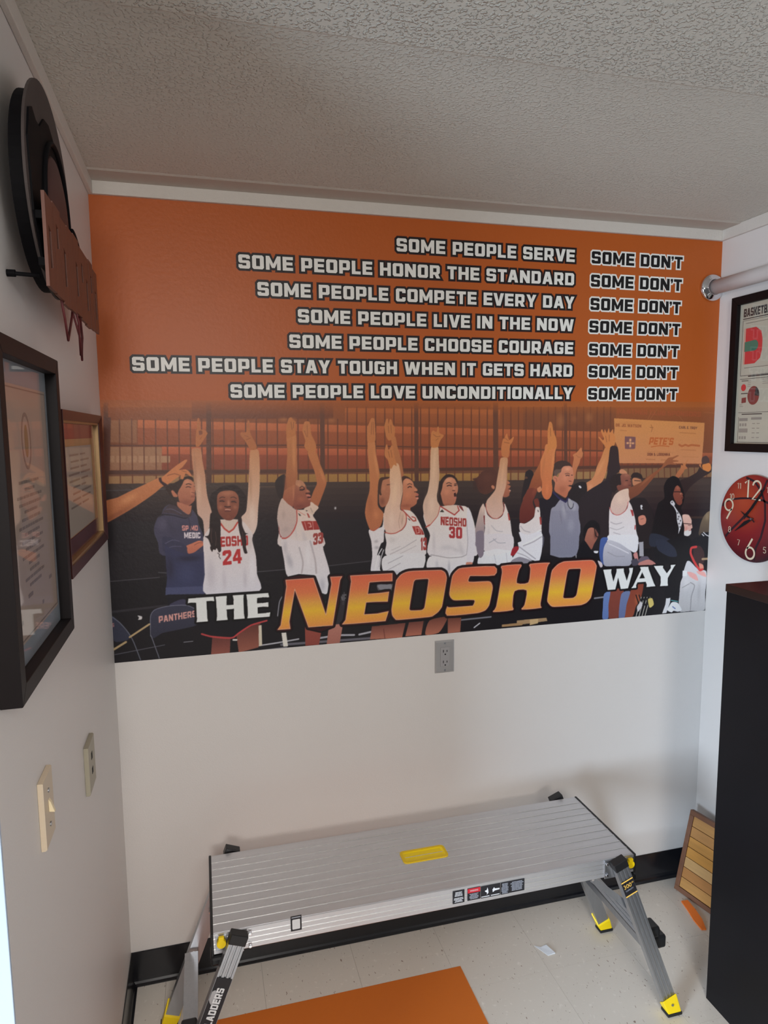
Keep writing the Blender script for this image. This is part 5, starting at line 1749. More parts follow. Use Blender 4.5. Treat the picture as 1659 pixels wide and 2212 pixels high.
# sloping inner cup
V, F = [], []
o_ = rrect(hx0 + .005, hy0 + .006, hx1 - .005, hy1 - .006, .008)
i_ = rrect(hx0 + .012, hy0 + .014, hx1 - .012, hy1 - .010, .004)
n = len(o_)
V = [(a, b, DZ + 0.0018) for a, b in o_] + [(a, b, DZ + 0.0004) for a, b in i_]
F = [(i, (i + 1) % n, n + (i + 1) % n, n + i) for i in range(n)] + [tuple(range(n, 2 * n))]
obj('handle_cup', V, F, M_yellow, h)
# rail latches, bolts
for x, z in ((0.281, 0.512), (1.447, 0.511)):
    box('latch_plate', (x - 0.014, DY0 - 0.003, z - 0.026), (x + 0.014, DY0, z + 0.012), M_steel, plat, bevel=0.001)
    lt = disc('latch_button', (x, DY0 - 0.003, z - 0.004), (0, -1, 0), 0.0115, 0.009, M_yellow, plat, seg=20, bevel=0.0015)
    box('latch_tab', (x - 0.007, DY0 - 0.011, z + 0.004), (x + 0.007, DY0 - 0.002, z + 0.014), M_yellow, plat, bevel=0.002)
LEGX = ((0.3215, 0.128, -1), (1.402, 1.596, 1))
for xt, xf, s in LEGX:
    xi = xt - s * 0.026
    box('hinge_plate', (xi - 0.012, DY0 - 0.0035, DZ - 0.058), (xi + 0.03 * s + 0.012, DY0, DZ - 0.003), M_steel, plat, bevel=0.001)
    for z in (DZ - 0.012, DZ - 0.046):
        disc('rivet', (xi - s * 0.004, DY0 - 0.0035, z), (0, -1, 0), 0.0048, 0.004, M_chrome, plat, seg=14, bevel=0.001)
    for yy, sy in ((DY0, -1), (DY1, 1)):
        # leg runs from above the rail down and outwards to its foot
        yo = yy + sy * 0.005
        top = Vector((xt, yo, 0.522))
        foot = Vector((xf, yo, 0.03))
        ax = (top - foot).normalized()
        U = Vector((0, sy, 0)).cross(ax).normalized()          # across the broad face
        Nn = Vector((0, sy, 0))                       # outwards
        wd, dp = 0.041, 0.024
        fl_ = []
        prof = [(-wd / 2, 0), (wd / 2, 0), (wd / 2, dp)]
        for c_ in (0.012, 0.0, -0.012):
            prof += [(c_ + 0.003, dp), (c_ + 0.0018, dp - 0.0018), (c_ - 0.0018, dp - 0.0018), (c_ - 0.003, dp)]
        prof += [(-wd / 2, dp)]
        leg = sweep('leg', prof, foot, top, U, Nn, M_alu2, plat)
        cp_ = [(-wd / 2 - .0015, -.001), (wd / 2 + .0015, -.001), (wd / 2 + .0015, dp + .0015), (-wd / 2 - .0015, dp + .0015)]
        sweep('top_cap', cp_, top - ax * 0.012, top + ax * 0.014, U, Nn, M_black, leg, bevel=0.002)
        # yellow shoe with raised sides, rubber sole
        f0 = Vector((xf, yo, 0))
        e = 0.004
        V = []
        for zb in (0.012,):
            V += [foot - ax * 0.02 + U * a + Nn * b for a, b in ((-wd / 2 - e, -e), (wd / 2 + e, -e), (wd / 2 + e, dp + e), (-wd / 2 - e, dp + e))]
        for q in V:
            q.z = 0.010
        V2 = [foot + ax * hh + U * a + Nn * b for a, b, hh in ((-wd / 2 - e, -e, .006), (wd / 2 + e, -e, .006), (wd / 2 + e, dp + e, .04), (-wd / 2 - e, dp + e, .04))]
        shoe = obj('foot', V + V2, BF, M_yellow, leg, bevel=0.002)
        cq = (V[0] + V[2]) / 2
        V3 = [cq + (q - cq) * 1.10 for q in V]
        V4 = [Vector((q.x, q.y, 0.0005)) for q in V3]
        obj('sole', V4 + [Vector((q.x, q.y, 0.0105)) for q in V3], BF, M_rubber, leg, bevel=0.002)
        disc('rivet', foot + ax * 0.012 + Nn * (dp + e), Nn, 0.004, 0.0025, M_steel, leg, seg=14)
        # diagonal brace from rail to leg
        b0 = Vector((xt - s * 0.070, yy - sy * 0.012, DZ - 0.060))
        b1 = foot + ax * 0.345 - Nn * 0.010
        if s < 0 and sy < 0:
            continue
        sweep('brace', [(-.009, 0), (.009, 0), (.009, .003), (-.009, .003)], b1, b0, (b0 - b1).cross(Nn).normalized(), Nn, M_alu2, plat)
        for q in (b0, b1):
            disc('bolt', q + Nn * 0.003, Nn, 0.0045, 0.004, M_chrome, plat, seg=12)
    # step rung between the two legs of this end
    zr = 0.235
    xr = xf + (xt - xf) * (zr - 0.03) / (0.522 - 0.03) + s * 0.014
    rung = sweep('step_rung', [(-.019, 0), (.019, 0), (.019, .004), (.008, .0044), (.008, .0058), (.004, .0058), (.004, .0044), (-.004, .0044), (-.004, .0058), (-.008, .0058), (-.008, .0044), (-.019, .004)],
                 (xr, DY0 + 0.004, zr), (xr, DY1 - 0.004, zr), (1, 0, 0), (0, 0, 1), M_alu2, plat)
    box('rung_skirt', (xr - s * 0.019, DY0 + 0.005, zr - 0.022), (xr - s * 0.016, DY1 - 0.005, zr + 0.002), M_alu2, plat)
    for yy, sy in ((DY0, -1),):
        xl = xf + (xt - xf) * (0.235 - 0.03) / (0.522 - 0.03)
        V, F = multi([((xl - s * 0.006, yy + sy * 0.020, 0.262), (xl + s * 0.034, yy - sy * 0.028, 0.295)),
                      ((xl + s * 0.004, yy + sy * 0.018, 0.222), (xl + s * 0.058, yy - sy * 0.028, 0.262))])
        obj('rung_bumper', V, F, M_black, plat, bevel=0.006)
    xb = xt + s * 0.052
    box('corner_stop', (xb - 0.017, DY0 - 0.005, 0.445), (xb + 0.017, DY0 + 0.05, 0.470), M_black, plat, bevel=0.007)

# stickers on the front rail (a machine-readable code square is left out)
YF = DY0 - 0.0008


def sticker(x0, z0, x1, z1, m, name='rail_sticker', y=YF, t=0.0006):
    return box(name, (x0, y - t, z0), (x1, y, z1), m, plat)


M_ink = mat('sticker_black', (26, 26, 32), 0.5)
M_inkg = mat('sticker_grey', (168, 172, 182), 0.6)
s1 = sticker(0.4545, 0.4985, 0.4825, 0.540, M_ink)
s1['label'] = 'small black square sticker on the front rail'
box('print_bar', (0.457, YF - 0.0009, 0.5345), (0.480, YF - 0.0006, 0.537), M_inkg, s1)
sweep('print_panel', rrect(0.4585, 0.503, 0.4785, 0.530, 0.002, 2), (0, YF - 0.0006, 0), (0, YF - 0.0009, 0), (1, 0, 0), (0, 0, 1), M_white, s1)
s2 = sticker(0.896, 0.486, 0.930, 0.523, M_ink)


def greek(parent, x0, x1, z0, z1, rows, m=M_inkg, h_=0.45, seed=1):
    rr = random.Random(seed)
    bs = []
    dz = (z1 - z0) / rows
    for i in range(rows):
        z = z1 - dz * (i + 1) + dz * 0.25
        ind = (x1 - x0) * rr.uniform(0, .14)
        x = x0 + ind
        while x < x1 - ind:
            ww = rr.uniform(.15, .4) * (x1 - x0)
            xe = min(x + ww, x1 - ind)
            bs.append(((x, YF - 0.001, z), (xe, YF - 0.0006, z + dz * h_)))
            x = xe + 0.0008
    V, F = multi(bs)
    o = obj('fine_print', V, F, m, parent)
    return o


greek(s2, 0.900, 0.926, 0.506, 0.520, 4, M_white, seed=2)
greek(s2, 0.899, 0.927, 0.489, 0.503, 4, M_white, seed=3)
s3 = sticker(0.939, 0.487, 0.977, 0.5225, M_ink)
s3['label'] = 'warning sticker with red header on the front rail'
box('red_header', (0.9395, YF - 0.0009, 0.509), (0.9765, YF - 0.0006, 0.5220), M_red, s3)
greek(s3, 0.944, 0.972, 0.490, 0.507, 5, M_inkg, seed=4)
text_mesh('header_lettering', 'WARNING', 0.005, (0.946, YF - 0.0009, 0.5132), (1, 0, 0), (0, 0, 1), M_white, s3, width=0.024)
s4 = sticker(0.9785, 0.4865, 1.0365, 0.5215, M_ink)
V, F = multi([((0.980, YF - .001, 0.4895), (1.004, YF - .0006, 0.4915)), ((1.008, YF - .001, 0.4895), (1.034, YF - .0006, 0.4915))])
obj('fine_print', V, F, M_white, s4)
plate_holes('pictogram', [(0.990, .507), (.996, .509), (.998, .516), (1.0, .509), (1.001, .500), (.996, .495), (.997, .501), (.993, .503)], [], (0, YF - .0006, 0), (1, 0, 0), (0, 0, 1), (0, -1, 0), .0004, M_white, s4)
plate_holes('pictogram', [(1.013, .507), (1.018, .513), (1.020, .509), (1.034, .508), (1.034, .504), (1.020, .503), (1.014, .499)], [], (0, YF - .0006, 0), (1, 0, 0), (0, 0, 1), (0, -1, 0), .0004, M_white, s4)
s5 = sticker(1.038, 0.486, 1.064, 0.5215, M_ink)
greek(s5, 1.040, 1.061, 0.488, 0.519, 9, M_inkg, seed=5)
s6 = sticker(1.0645, 0.4865, 1.110, 0.5215, M_ink)
greek(s6, 1.067, 1.107, 0.491, 0.519, 7, M_inkg, seed=6)


# stickers on the two front legs
def leg_sticker(xt, xf, s, t0, t1, halfw, m, name):
    yo = DY0 - 0.005 - 0.024 - 0.0003
    top = Vector((xt, yo, 0.522))
    foot = Vector((xf, yo, 0.03))
    ax = (top - foot).normalized()
    U = Vector((0, -1, 0)).cross(ax).normalized()
    if U.x < 0:
        U = -U
    a = top - ax * t0
    b = top - ax * t1
    o = sweep(name, [(-halfw, 0), (halfw, 0), (halfw, .0005), (-halfw, .0005)], b, a, U, (0, -1, 0), m, plat)
    return o, top, ax, U


o, top, ax, U = leg_sticker(1.402, 1.596, 1, 0.048, 0.102, 0.0195, M_ink, 'load_sticker')
yy_ = Vector((0, -0.0006, 0))
M_gold2 = mat('sticker_yellow', (250, 200, 90), 0.5)
for t in (0.049, 0.098):
    c_ = top - ax * t + yy_
    sweep('sticker_band', [(-.0195, 0), (.0195, 0), (.0195, .0004), (-.0195, .0004)], c_ - ax * .0035, c_, U, (0, -1, 0), M_gold2, o)
text_mesh('load_lettering', '300', 0.014, top - ax * 0.074 - U * 0.016 + yy_, U, ax, M_gold2, o, width=0.025)
text_mesh('load_lettering', 'LBS', 0.005, top - ax * 0.066 + U * 0.0105 + yy_, U, ax, M_gold2, o, width=0.007)
text_mesh('load_lettering', 'CAPACITY', 0.005, top - ax * 0.084 - U * 0.014 + yy_, U, ax, M_inkg, o, width=0.026)
o, top, ax, U = leg_sticker(0.3215, 0.128, -1, 0.098, 0.34, 0.0195, M_ink, 'brand_sticker')
tot, gl = layout('LADDERS', gap=.14)
k_ = .100 / tot
for gx, loops in gl:
    plate_holes('brand_letter', [((gx + a_) * k_, b_ * .0185) for a_, b_ in loops[0]], [[((gx + a_) * k_, b_ * .0185) for a_, b_ in L_] for L_ in loops[1:]],
                top - ax * 0.224 + U * 0.0095 + yy_ * 1.9, ax, -U, (0, -1, 0), .0003, M_white, o)
# scuffed emblem: pale peeled patch above the lettering and a yellow animal-like mark below it
plate_holes('peeled_patch', [(-.019, -.158), (-.0185, -.136), (-.012, -.131), (-.006, -.138), (-.003, -.150), (.001, -.160), (-.004, -.166), (-.010, -.170), (-.015, -.165)][::-1], [],
            top + yy_ * .9, U, ax, (0, -1, 0), .0003, M_alu2, o)
plate_holes('yellow_emblem', [(-.015, -.262), (-.008, -.252), (.002, -.246), (.010, -.238), (.016, -.243), (.013, -.249), (.018, -.256), (.011, -.262), (.016, -.272), (.009, -.284), (-.002, -.290), (-.010, -.286), (-.007, -.276), (-.014, -.270)][::-1], [],
            top + yy_, U, ax, (0, -1, 0), .0003, M_yellow, o)
plate_holes('emblem_line', [(-.006, -.262), (.002, -.257), (.007, -.262), (.001, -.266)][::-1], [], top + yy_ * 1.7, U, ax, (0, -1, 0), .0003, M_ink, o)

# ---------------------------------------------------------------- things on the floor
sh = box('orange_sheet', (0.20, -0.95, 0.0003), (1.047, -0.212, 0.0016), M_orange)
tag(sh, 'flat orange vinyl sheet lying on the floor beneath the front of the work platform', 'sheet')
z = 0.0006
V = [(1.962, -0.143, z), (1.985, -0.150, z), (1.978, -.20, z), (1.966, -.25, z), (1.948, -0.292, z), (1.932, -0.288, z), (1.938, -.24, z), (1.952, -.19, z)]
V2 = [(a, b, 0.005 + (0.004 if i in (1, 2, 3) else 0)) for i, (a, b, c) in enumerate(V)]
n = len(V)
tag(obj('vinyl_scrap', V + V2, [tuple(range(n)), tuple(range(n, 2 * n))] + [(i, (i + 1) % n, n + (i + 1) % n, n + i) for i in range(n)], M_orange2),
    'small curled orange strip on the floor in front of the slatted wooden plaque', 'scrap')
V = [(1.326, -.196, z), (1.345, -.207, z), (1.366, -.206, z), (1.378, -.247, z), (1.350, -.249, z), (1.343, -.232, z)]
V2 = [(a, b, 0.0016 + (.003 if i in (2, 3) else 0)) for i, (a, b, c) in enumerate(V)]
n = len(V)
tag(obj('paper_scrap', V + V2, [tuple(range(n)), tuple(range(n, 2 * n))] + [(i, (i + 1) % n, n + (i + 1) % n, n + i) for i in range(n)], M_paper),
    'torn white paper scrap on the floor by the right rear foot of the platform', 'scrap')

# ---------------------------------------------------------------- wooden plaque leaning in the corner
pq = empty('wooden_plaque', (2.03, -0.16, 0), 'slatted wooden plaque in a brown frame leaning in the corner beside the black cabinet', 'plaque')
P0 = Vector((1.987, -0.069, 0.001))
e1 = Vector((0.12, -0.60, 0)).normalized()        # along the foot, towards the room
e2 = Vector((0.073, 0.0135, 0.305))
e2 = (e2 - e1 * e2.dot(e1)).normalized()
e3 = e1.cross(e2)
if e3.x < 0:
    e3 = -e3                                        # towards the wall
PL, PH, fw, th = 0.42, 0.3135, 0.018, 0.018


def pbox(name, a0, a1, b0, b1, c0, c1, m, **k):
    V = []
    for c_ in (c0, c1):
        for a, b in ((a0, b0), (a1, b0), (a1, b1), (a0, b1)):
            V.append(P0 + e1 * a + e2 * b + e3 * c_)
    return obj(name, V, BF, m, pq, **k)


M_pf = mat('walnut_frame', (120, 80, 58), 0.5, noise=0.25, nscale=10, aniso=(1, 1, 5))
for a in ((0, PL, 0, fw), (0, PL, PH - fw, PH), (0, fw, fw, PH - fw), (PL - fw, PL, fw, PH - fw)):
    pbox('frame_bar', *a, 0, th, M_pf, bevel=0.001)
pbox('back_panel', fw, PL - fw, fw, PH - fw, .008, .012, mat('slat_gap', (52, 34, 24), 0.8))
ns = 7
sc_ = [(190, 140, 82), (184, 132, 76), (196, 140, 70), (200, 142, 68), (200, 158, 104), (182, 126, 72), (190, 138, 78)]
for i in range(ns):
    hh = (PH - 2 * fw) / ns
    b1 = PH - fw - i * hh
    ms = mat('oak_slat_%s' % 'abcdefg'[i], sc_[i], 0.45, noise=0.22, nscale=14, aniso=(2, 0.4, 6))
    pbox('slat', fw + .0006, PL - fw - .0006, b1 - hh + .0014, b1 - .0006, .0035, .008, ms, bevel=0.0006)

# ---------------------------------------------------------------- black cabinet
CX, CY, CH = 1.738, -0.535, 1.322
cb = empty('cabinet', (W - 0.19, -1.1, 0), 'tall black cabinet at the right edge, standing against the right wall', 'cabinet')
box('side_panel', (CX + .003, -1.60, 0), (CX + 0.022, CY - .002, CH - 0.0225), M_cab, cb, bevel=0.001)
box('side_panel', (W - 0.026, -1.60, 0), (W - 0.007, CY - .002, CH - 0.0225), M_cab, cb, bevel=0.001)
box('back_panel', (CX + 0.022, CY - 0.012, 0.02), (W - 0.026, CY - .004, CH - 0.0225), M_cab, cb)
box('top_panel', (CX, -1.61, CH - 0.022), (W - 0.005, CY, CH), mat('cabinet_top_reflection', (34, 20, 20), 0.3, noise=0.2, nscale=9), cb, bevel=0.001)  # reddish reflection on the black top is put into its colour
box('plinth', (CX + .022, -1.58, 0.0), (W - 0.026, CY - .012, 0.06), M_cab, cb)
for z in (0.36, 0.68, 1.0):
    box('shelf', (CX + 0.022, -1.59, z), (W - 0.026, CY - 0.012, z + 0.018), M_cab, cb)


# ---------------------------------------------------------------- pictures
def glass(name):
    m = bpy.data.materials.new(name)
    m.use_nodes = True
    nt = m.node_tree
    nt.nodes.remove(nt.nodes['Principled BSDF'])
    out = nt.nodes['Material Output']
    t = nt.nodes.new('ShaderNodeBsdfTransparent')
    g = nt.nodes.new('ShaderNodeBsdfGlossy')
    g.inputs['Roughness'].default_value = 0.02
    lw = nt.nodes.new('ShaderNodeLayerWeight')
    lw.inputs[0].default_value = 0.5
    pw = nt.nodes.new('ShaderNodeMath')
    pw.operation = 'POWER'
    pw.inputs[1].default_value = 4.0
    nt.links.new(lw.outputs['Facing'], pw.inputs[0])
    fr = nt.nodes.new('ShaderNodeMath')
    fr.operation = 'MULTIPLY_ADD'
    fr.inputs[1].default_value = 0.42
    fr.inputs[2].default_value = 0.03
    nt.links.new(pw.outputs[0], fr.inputs[0])
    mx = nt.nodes.new('ShaderNodeMixShader')
    nt.links.new(fr.outputs[0], mx.inputs[0])
    nt.links.new(t.outputs[0], mx.inputs[1])
    nt.links.new(g.outputs[0], mx.inputs[2])
    nt.links.new(mx.outputs[0], out.inputs[0])
    return m


M_glass = glass('picture_glass')


def ring(root, side, y0, y1, z0, z1, fw, d0, d1, m, name='frame_bar', lip=0.0):
    """four mitred bars on a side wall; side=+1 left wall (faces +x), -1 right wall"""
    X = (lambda d: d) if side > 0 else (lambda d: W - d)
    oc = [(y0, z0), (y1, z0), (y1, z1), (y0, z1)]
    ic = [(y0 + fw, z0 + fw), (y1 - fw, z0 + fw), (y1 - fw, z1 - fw), (y0 + fw, z1 - fw)]
    for i in range(4):
        j = (i + 1) % 4
        q = [oc[i], oc[j], ic[j], ic[i]]
        dd = [d1, d1, d1 - lip, d1 - lip]
        V = [(X(d0), a, b) for a, b in q] + [(X(dd[k]), a, b) for k, (a, b) in enumerate(q)]
        obj(name, V, BF, m, root, bevel=0.001)


def sheet(name, side, d, y0, y1, z0, z1, m, root, t=0.001, **k):
    x = d if side > 0 else W - d
    return box(name, (x, y0, z0), (x + (t if side > 0 else -t), y1, z1), m, root, **k)


# large black frame, left wall
f1 = empty('picture_frame', (0, -0.98, 1.40), 'large black framed certificate nearest the camera on the left wall', 'picture frame')
FY0, FY1, FZ0, FZ1 = -1.165, -0.765, 1.398, 1.905
ring(f1, 1, FY0, FY1, FZ0, FZ1, 0.026, 0.001, 0.030, M_framebk)
M_mat = mat('blue_grey_mat', (150, 158, 166), 0.7)
sheet('backing_board', 1, 0.003, FY0 + .02, FY1 - .02, FZ0 + .02, FZ1 - .02, M_framebk, f1)
mb = sheet('mat_board', 1, 0.010, FY0 + .024, FY1 - .024, FZ0 + .024, FZ1 - .024, M_mat, f1)
M_cert = mat('certificate_paper', (186, 166, 152), 0.7, noise=0.06, nscale=12)
ct = sheet('certificate', 1, 0.0115, FY0 + .045, FY1 - .046, FZ0 + .060, FZ1 - .060, M_cert, f1)
M_ct2 = mat('certificate_ink', (142, 125, 116), 0.7)
M_seal = mat('seal_ink', (150, 124, 84), 0.7)
cy0, cy1, cz0, cz1 = FY0 + .045, FY1 - .046, FZ0 + .060, FZ1 - .060
cm, cz = (cy0 + cy1) / 2, 0


def side_strip(bs, name, m, root, d, side=1):
    V, F = multi([((d if side > 0 else W - d, a, b), ((d + .0004) if side > 0 else W - d - .0004, c_, d_)) for a, b, c_, d_ in bs])
    return obj(name, V, F, m, root)


side_strip([(cy0 + .004, cz1 - .006, cy1 - .004, cz1 - .004), (cy1 - .006, cz0 + .004, cy1 - .004, cz1 - .004), (cy0 + .004, cz0 + .004, cy1 - .004, cz0 + .006)], 'border_line', M_ct2, ct, .0126)
plate_holes('seal', [(cm + .030 * math.cos(t), cz1 - .085 + .045 * math.sin(t)) for t in [2 * PI * i / 24 for i in range(24)]],
            [[(cm + .024 * math.cos(t), cz1 - .085 + .039 * math.sin(t)) for t in [2 * PI * i / 24 for i in range(24)]]], (0.0126, 0, 0), (0, 1, 0), (0, 0, 1), (1, 0, 0), .0004, M_ct2, ct)
plate_holes('seal', [(cm + .011 * math.cos(t), cz1 - .085 + .026 * math.sin(t)) for t in [2 * PI * i / 18 for i in range(18)]], [], (0.0126, 0, 0), (0, 1, 0), (0, 0, 1), (1, 0, 0), .0004, M_seal, ct)
rr = random.Random(5)
bs = []
for i in range(15):
    z = cz1 - .15 - i * .0115
    hw = rr.uniform(.03, .085)
    yy0 = cm - hw
    while yy0 < cm + hw:
        ln = rr.uniform(.008, .03)
        bs.append((yy0, z, min(yy0 + ln, cm + hw), z + .0045))
        yy0 += ln + .004
side_strip(bs, 'text_lines', M_ct2, ct, .0126)
bs = [(cy0 + .03 + k * .07 + rr.uniform(0, .02), cz0 + .03 + (k % 2) * .03, cy0 + .06 + k * .07, cz0 + .036 + (k % 2) * .03) for k in range(4)]
for q_ in bs:
    side_strip([q_], 'signature', M_ct2, ct, .0126)
sheet('glass_pane', 1, 0.0140, FY0 + .022, FY1 - .022, FZ0 + .022, FZ1 - .022, M_glass, f1, t=0.0016)

# smaller mahogany frame behind it
f2 = empty('picture_frame', (0, -0.46, 1.49), 'smaller mahogany framed document with red mat, behind the large black frame', 'picture frame')
GY0, GY1, GZ0, GZ1 = -0.735, -0.196, 1.488, 1.818
ring(f2, 1, GY0, GY1, GZ0, GZ1, 0.020, 0.001, 0.028, M_maroon, lip=0.006)
ring(f2, 1, GY0 + .019, GY1 - .019, GZ0 + .019, GZ1 - .019, 0.006, 0.004, 0.020, M_gold, name='gilt_beading')
M_redmat = mat('crimson_mat', (150, 34, 30), 0.7)
M_plummat = mat('plum_mat', (96, 36, 50), 0.7)
sheet('mat_board', 1, 0.006, GY0 + .02, GY1 - .02, GZ0 + .02, GZ1 - .02, M_redmat, f2)
sheet('mat_band', 1, 0.0072, GY0 + .024, GY1 - .024, GZ0 + .024, GZ0 + .062, M_plummat, f2)
doc = sheet('document', 1, 0.0074, GY0 + .07, GY1 - .055, GZ0 + .064, GZ1 - .058, mat('gilt_document', (196, 150, 96), 0.7), f2)
sheet('document_page', 1, 0.0086, GY0 + .11, GY1 - .085, GZ0 + .066, GZ1 - .074, mat('document_paper', (196, 184, 170), 0.7), doc, t=.0004)
bs = []
for i in range(9):
    z = GZ1 - .095 - i * .014
    bs += [(GY0 + .13 + rr.uniform(0, .05), z, GY0 + .26, z + .004), (GY0 + .28, z, GY0 + .28 + rr.uniform(.05, .14), z + .004)]
side_strip(bs, 'text_lines', M_ct2, doc, .0092)
sheet('glass_pane', 1, 0.0105, GY0 + .02, GY1 - .02, GZ0 + .02, GZ1 - .02, M_glass, f2, t=0.0016)

# poster on the right wall
f3 = empty('picture_frame', (W, -0.29, 1.69), 'dark framed sports infographic poster hanging on the right wall above the clock', 'picture frame')
RY1, RZ0, RZ1 = -0.082, 1.689, 2.226
RY0 = RY1 - 0.42
ring(f3, -1, RY0, RY1, RZ0, RZ1, 0.028, 0.001, 0.020, M_frameout)
ps = sheet('poster', -1, 0.004, RY0 + .02, RY1 - .02, RZ0 + .02, RZ1 - .02, mat('poster_paper', (190, 184, 166), 0.7, noise=0.05, nscale=30), f3)
u_, v_ = Vector((0, -1, 0)), Vector((0, 0, 1))
M_pk = mat('poster_black', (56, 48, 48), 0.7)
M_pr = mat('poster_red', (205, 56, 58), 0.7)
M_pg = mat('poster_green', (70, 120, 98), 0.7)
M_pm = mat('poster_maroon', (132, 58, 54), 0.7)
M_pl = mat('poster_grey', (150, 142, 132), 0.7)
YP, ZP = RY1 - 0.028, RZ1 - 0.028           # inner corner of the frame
PX = W - 0.0052


def pp(a, b):
    return (PX, YP - a, ZP - b)


def prect(bs, m, name='print_line', lift=0.0):
    for a, b, c_, d_ in bs:
        box(name, (PX - lift, YP - a, ZP - b), (PX - .0004 - lift, YP - c_, ZP - d_), m, ps)


tot, gl = layout('BASKETBALL', gap=.10)
k_ = .142 / tot
for gx, loops in gl:
    plate_holes('poster_letter', [((gx + a_) * k_, b_ * .028) for a_, b_ in loops[0]], [[((gx + a_) * k_, b_ * .028) for a_, b_ in L_] for L_ in loops[1:]],
                (PX, YP - 0.016, ZP - 0.044), u_, v_, (-1, 0, 0), .0003, M_pk, ps)
L_ = .0016
prect([(.014, .049, .346, .049 + .003), (.014, .056, .346, .057), (.014, .056, .0152, .245), (.014, .244, .346, .2455),
       (.028, .066, .30, .067), (.03, .218, .30, .219), (.014, .256, .15, .2575),
       (.014, .372, .346, .3732), (.014, .455 + .02, .346, .4765), (.016, .388, .017, .475)], M_pk)
prect([(.050, .2465, .22, .250), (.022, .262, .052, .264), (.022, .305, .052, .308), (.030, .377, .12, .380)], M_pk)
prect([(.050, .264 + .006 * k, .064, .2655 + .006 * k) for k in range(4)] + [(.115, .262 + .007 * k, .15, .264 + .007 * k) for k in range(3)] +
      [(.020, .392, .058, .402), (.074, .390, .12, .398), (.020, .428, .060, .442), (.018, .344, .030, .346), (.018, .350, .034, .352)], M_pl)
prect([(.022 + .012 * (k % 3), .410 + .045 * (k // 3), .030 + .012 * (k % 3), .420 + .045 * (k // 3)) for k in range(6)] +
      [(.080 + .02 * (k % 2), .410 + .016 * (k // 2), .092 + .02 * (k % 2), .4125 + .016 * (k // 2)) for k in range(8)], M_pl)


def ppoly(pts, m, name='print_shape', lift=0.0):
    return plate_holes(name, pts, [], (PX - lift, YP, ZP), (0, -1, 0), (0, 0, -1), (-1, 0, 0), .0004, m, ps)


ppoly([(.030, .084), (.075, .084), (.098, .100), (.105, .125), (.105, .165), (.098, .190), (.075, .206), (.030, .206)], M_pr)
ppoly([(.024, .084), (.0275, .084), (.0275, .206), (.024, .206)], mat('poster_pale_red', (224, 150, 130), .7))
ppoly([(.0275, .130), (.072, .127)] + [(.072 + .016 * math.cos(t), .145 + .018 * math.sin(t)) for t in [-PI / 2 + PI * i / 10 for i in range(11)]] + [(.0275, .163)], M_pg, lift=.0005)
ppoly([(.027 + .011 * math.cos(t) + .005, .286 + .012 * math.sin(t)) for t in [2 * PI * i / 20 for i in range(20)]], M_pr)
ppoly([(.078 + .026 * math.cos(t), .315 + .032 * math.sin(t)) for t in [2 * PI * i / 28 for i in range(28)]], M_pm)
ppoly([(.084, .315)] + [(.080 + .024 * math.cos(t), .315 + .031 * math.sin(t)) for t in [-1.2 + 1.3 * i / 8 for i in range(9)]], M_pk, lift=.0005)
ppoly([(.026, .322), (.046, .320), (.046, .338), (.026, .340)], M_pm)
sheet('glass_pane', -1, 0.0075, RY0 + .02, RY1 - .02, RZ0 + .02, RZ1 - .02, M_glass, f3, t=0.0012)

# ---------------------------------------------------------------- basketball wall clock
ck = empty('wall_clock', (W, -0.224, 1.459), 'round basketball-print wall clock with pale numerals on the right wall', 'clock')
M_ball = bpy.data.materials.new('basketball_print')
M_ball.use_nodes = True
nt = M_ball.node_tree
b = nt.nodes['Principled BSDF']
b.inputs['Roughness'].default_value = 0.22
tc = nt.nodes.new('ShaderNodeTexCoord')
mp = nt.nodes.new('ShaderNodeMapping')
mp.inputs['Location'].default_value = (0, -0.035, -0.045)
mp.inputs['Scale'].default_value = (1, 1, 1)
gr = nt.nodes.new('ShaderNodeTexGradient')
gr.gradient_type = 'SPHERICAL'
mp.inputs['Scale'].default_value = (4.2, 4.2, 4.2)
mp.inputs['Location'].default_value = (0, -0.18, -0.24)
cr = nt.nodes.new('ShaderNodeValToRGB')
cr.color_ramp.elements[0].position = 0.08
cr.color_ramp.elements[0].color = s2l((52, 12, 24)) + (1,)
cr.color_ramp.elements[1].position = 0.95
cr.color_ramp.elements[1].color = s2l((176, 70, 40)) + (1,)
e_ = cr.color_ramp.elements.new(0.5)
e_.color = s2l((134, 30, 32)) + (1,)
nt.links.new(tc.outputs['Object'], mp.inputs[0])
nt.links.new(mp.outputs[0], gr.inputs[0])
nt.links.new(gr.outputs[0], cr.inputs[0])
nt.links.new(cr.outputs[0], b.inputs['Base Color'])
KR = 0.152
disc('clock_face', (W - 0.008, -0.224, 1.459), (-1, 0, 0), KR, 0.006, M_ball, ck, seg=72, bevel=0.0015)
disc('clock_mount', (W - 0.0005, -0.224, 1.459), (-1, 0, 0), 0.05, 0.008, M_black, ck, seg=24)
M_num = mat('cream_numeral', (222, 205, 178), 0.5)
M_seam = mat('seam_print', (48, 20, 30), 0.5)
KX = W - 0.0141


def kp(a, b_, lift=0.0):          # a: right on the dial, b_: up
    return Vector((KX - lift, -0.224 - a, 1.459 + b_))


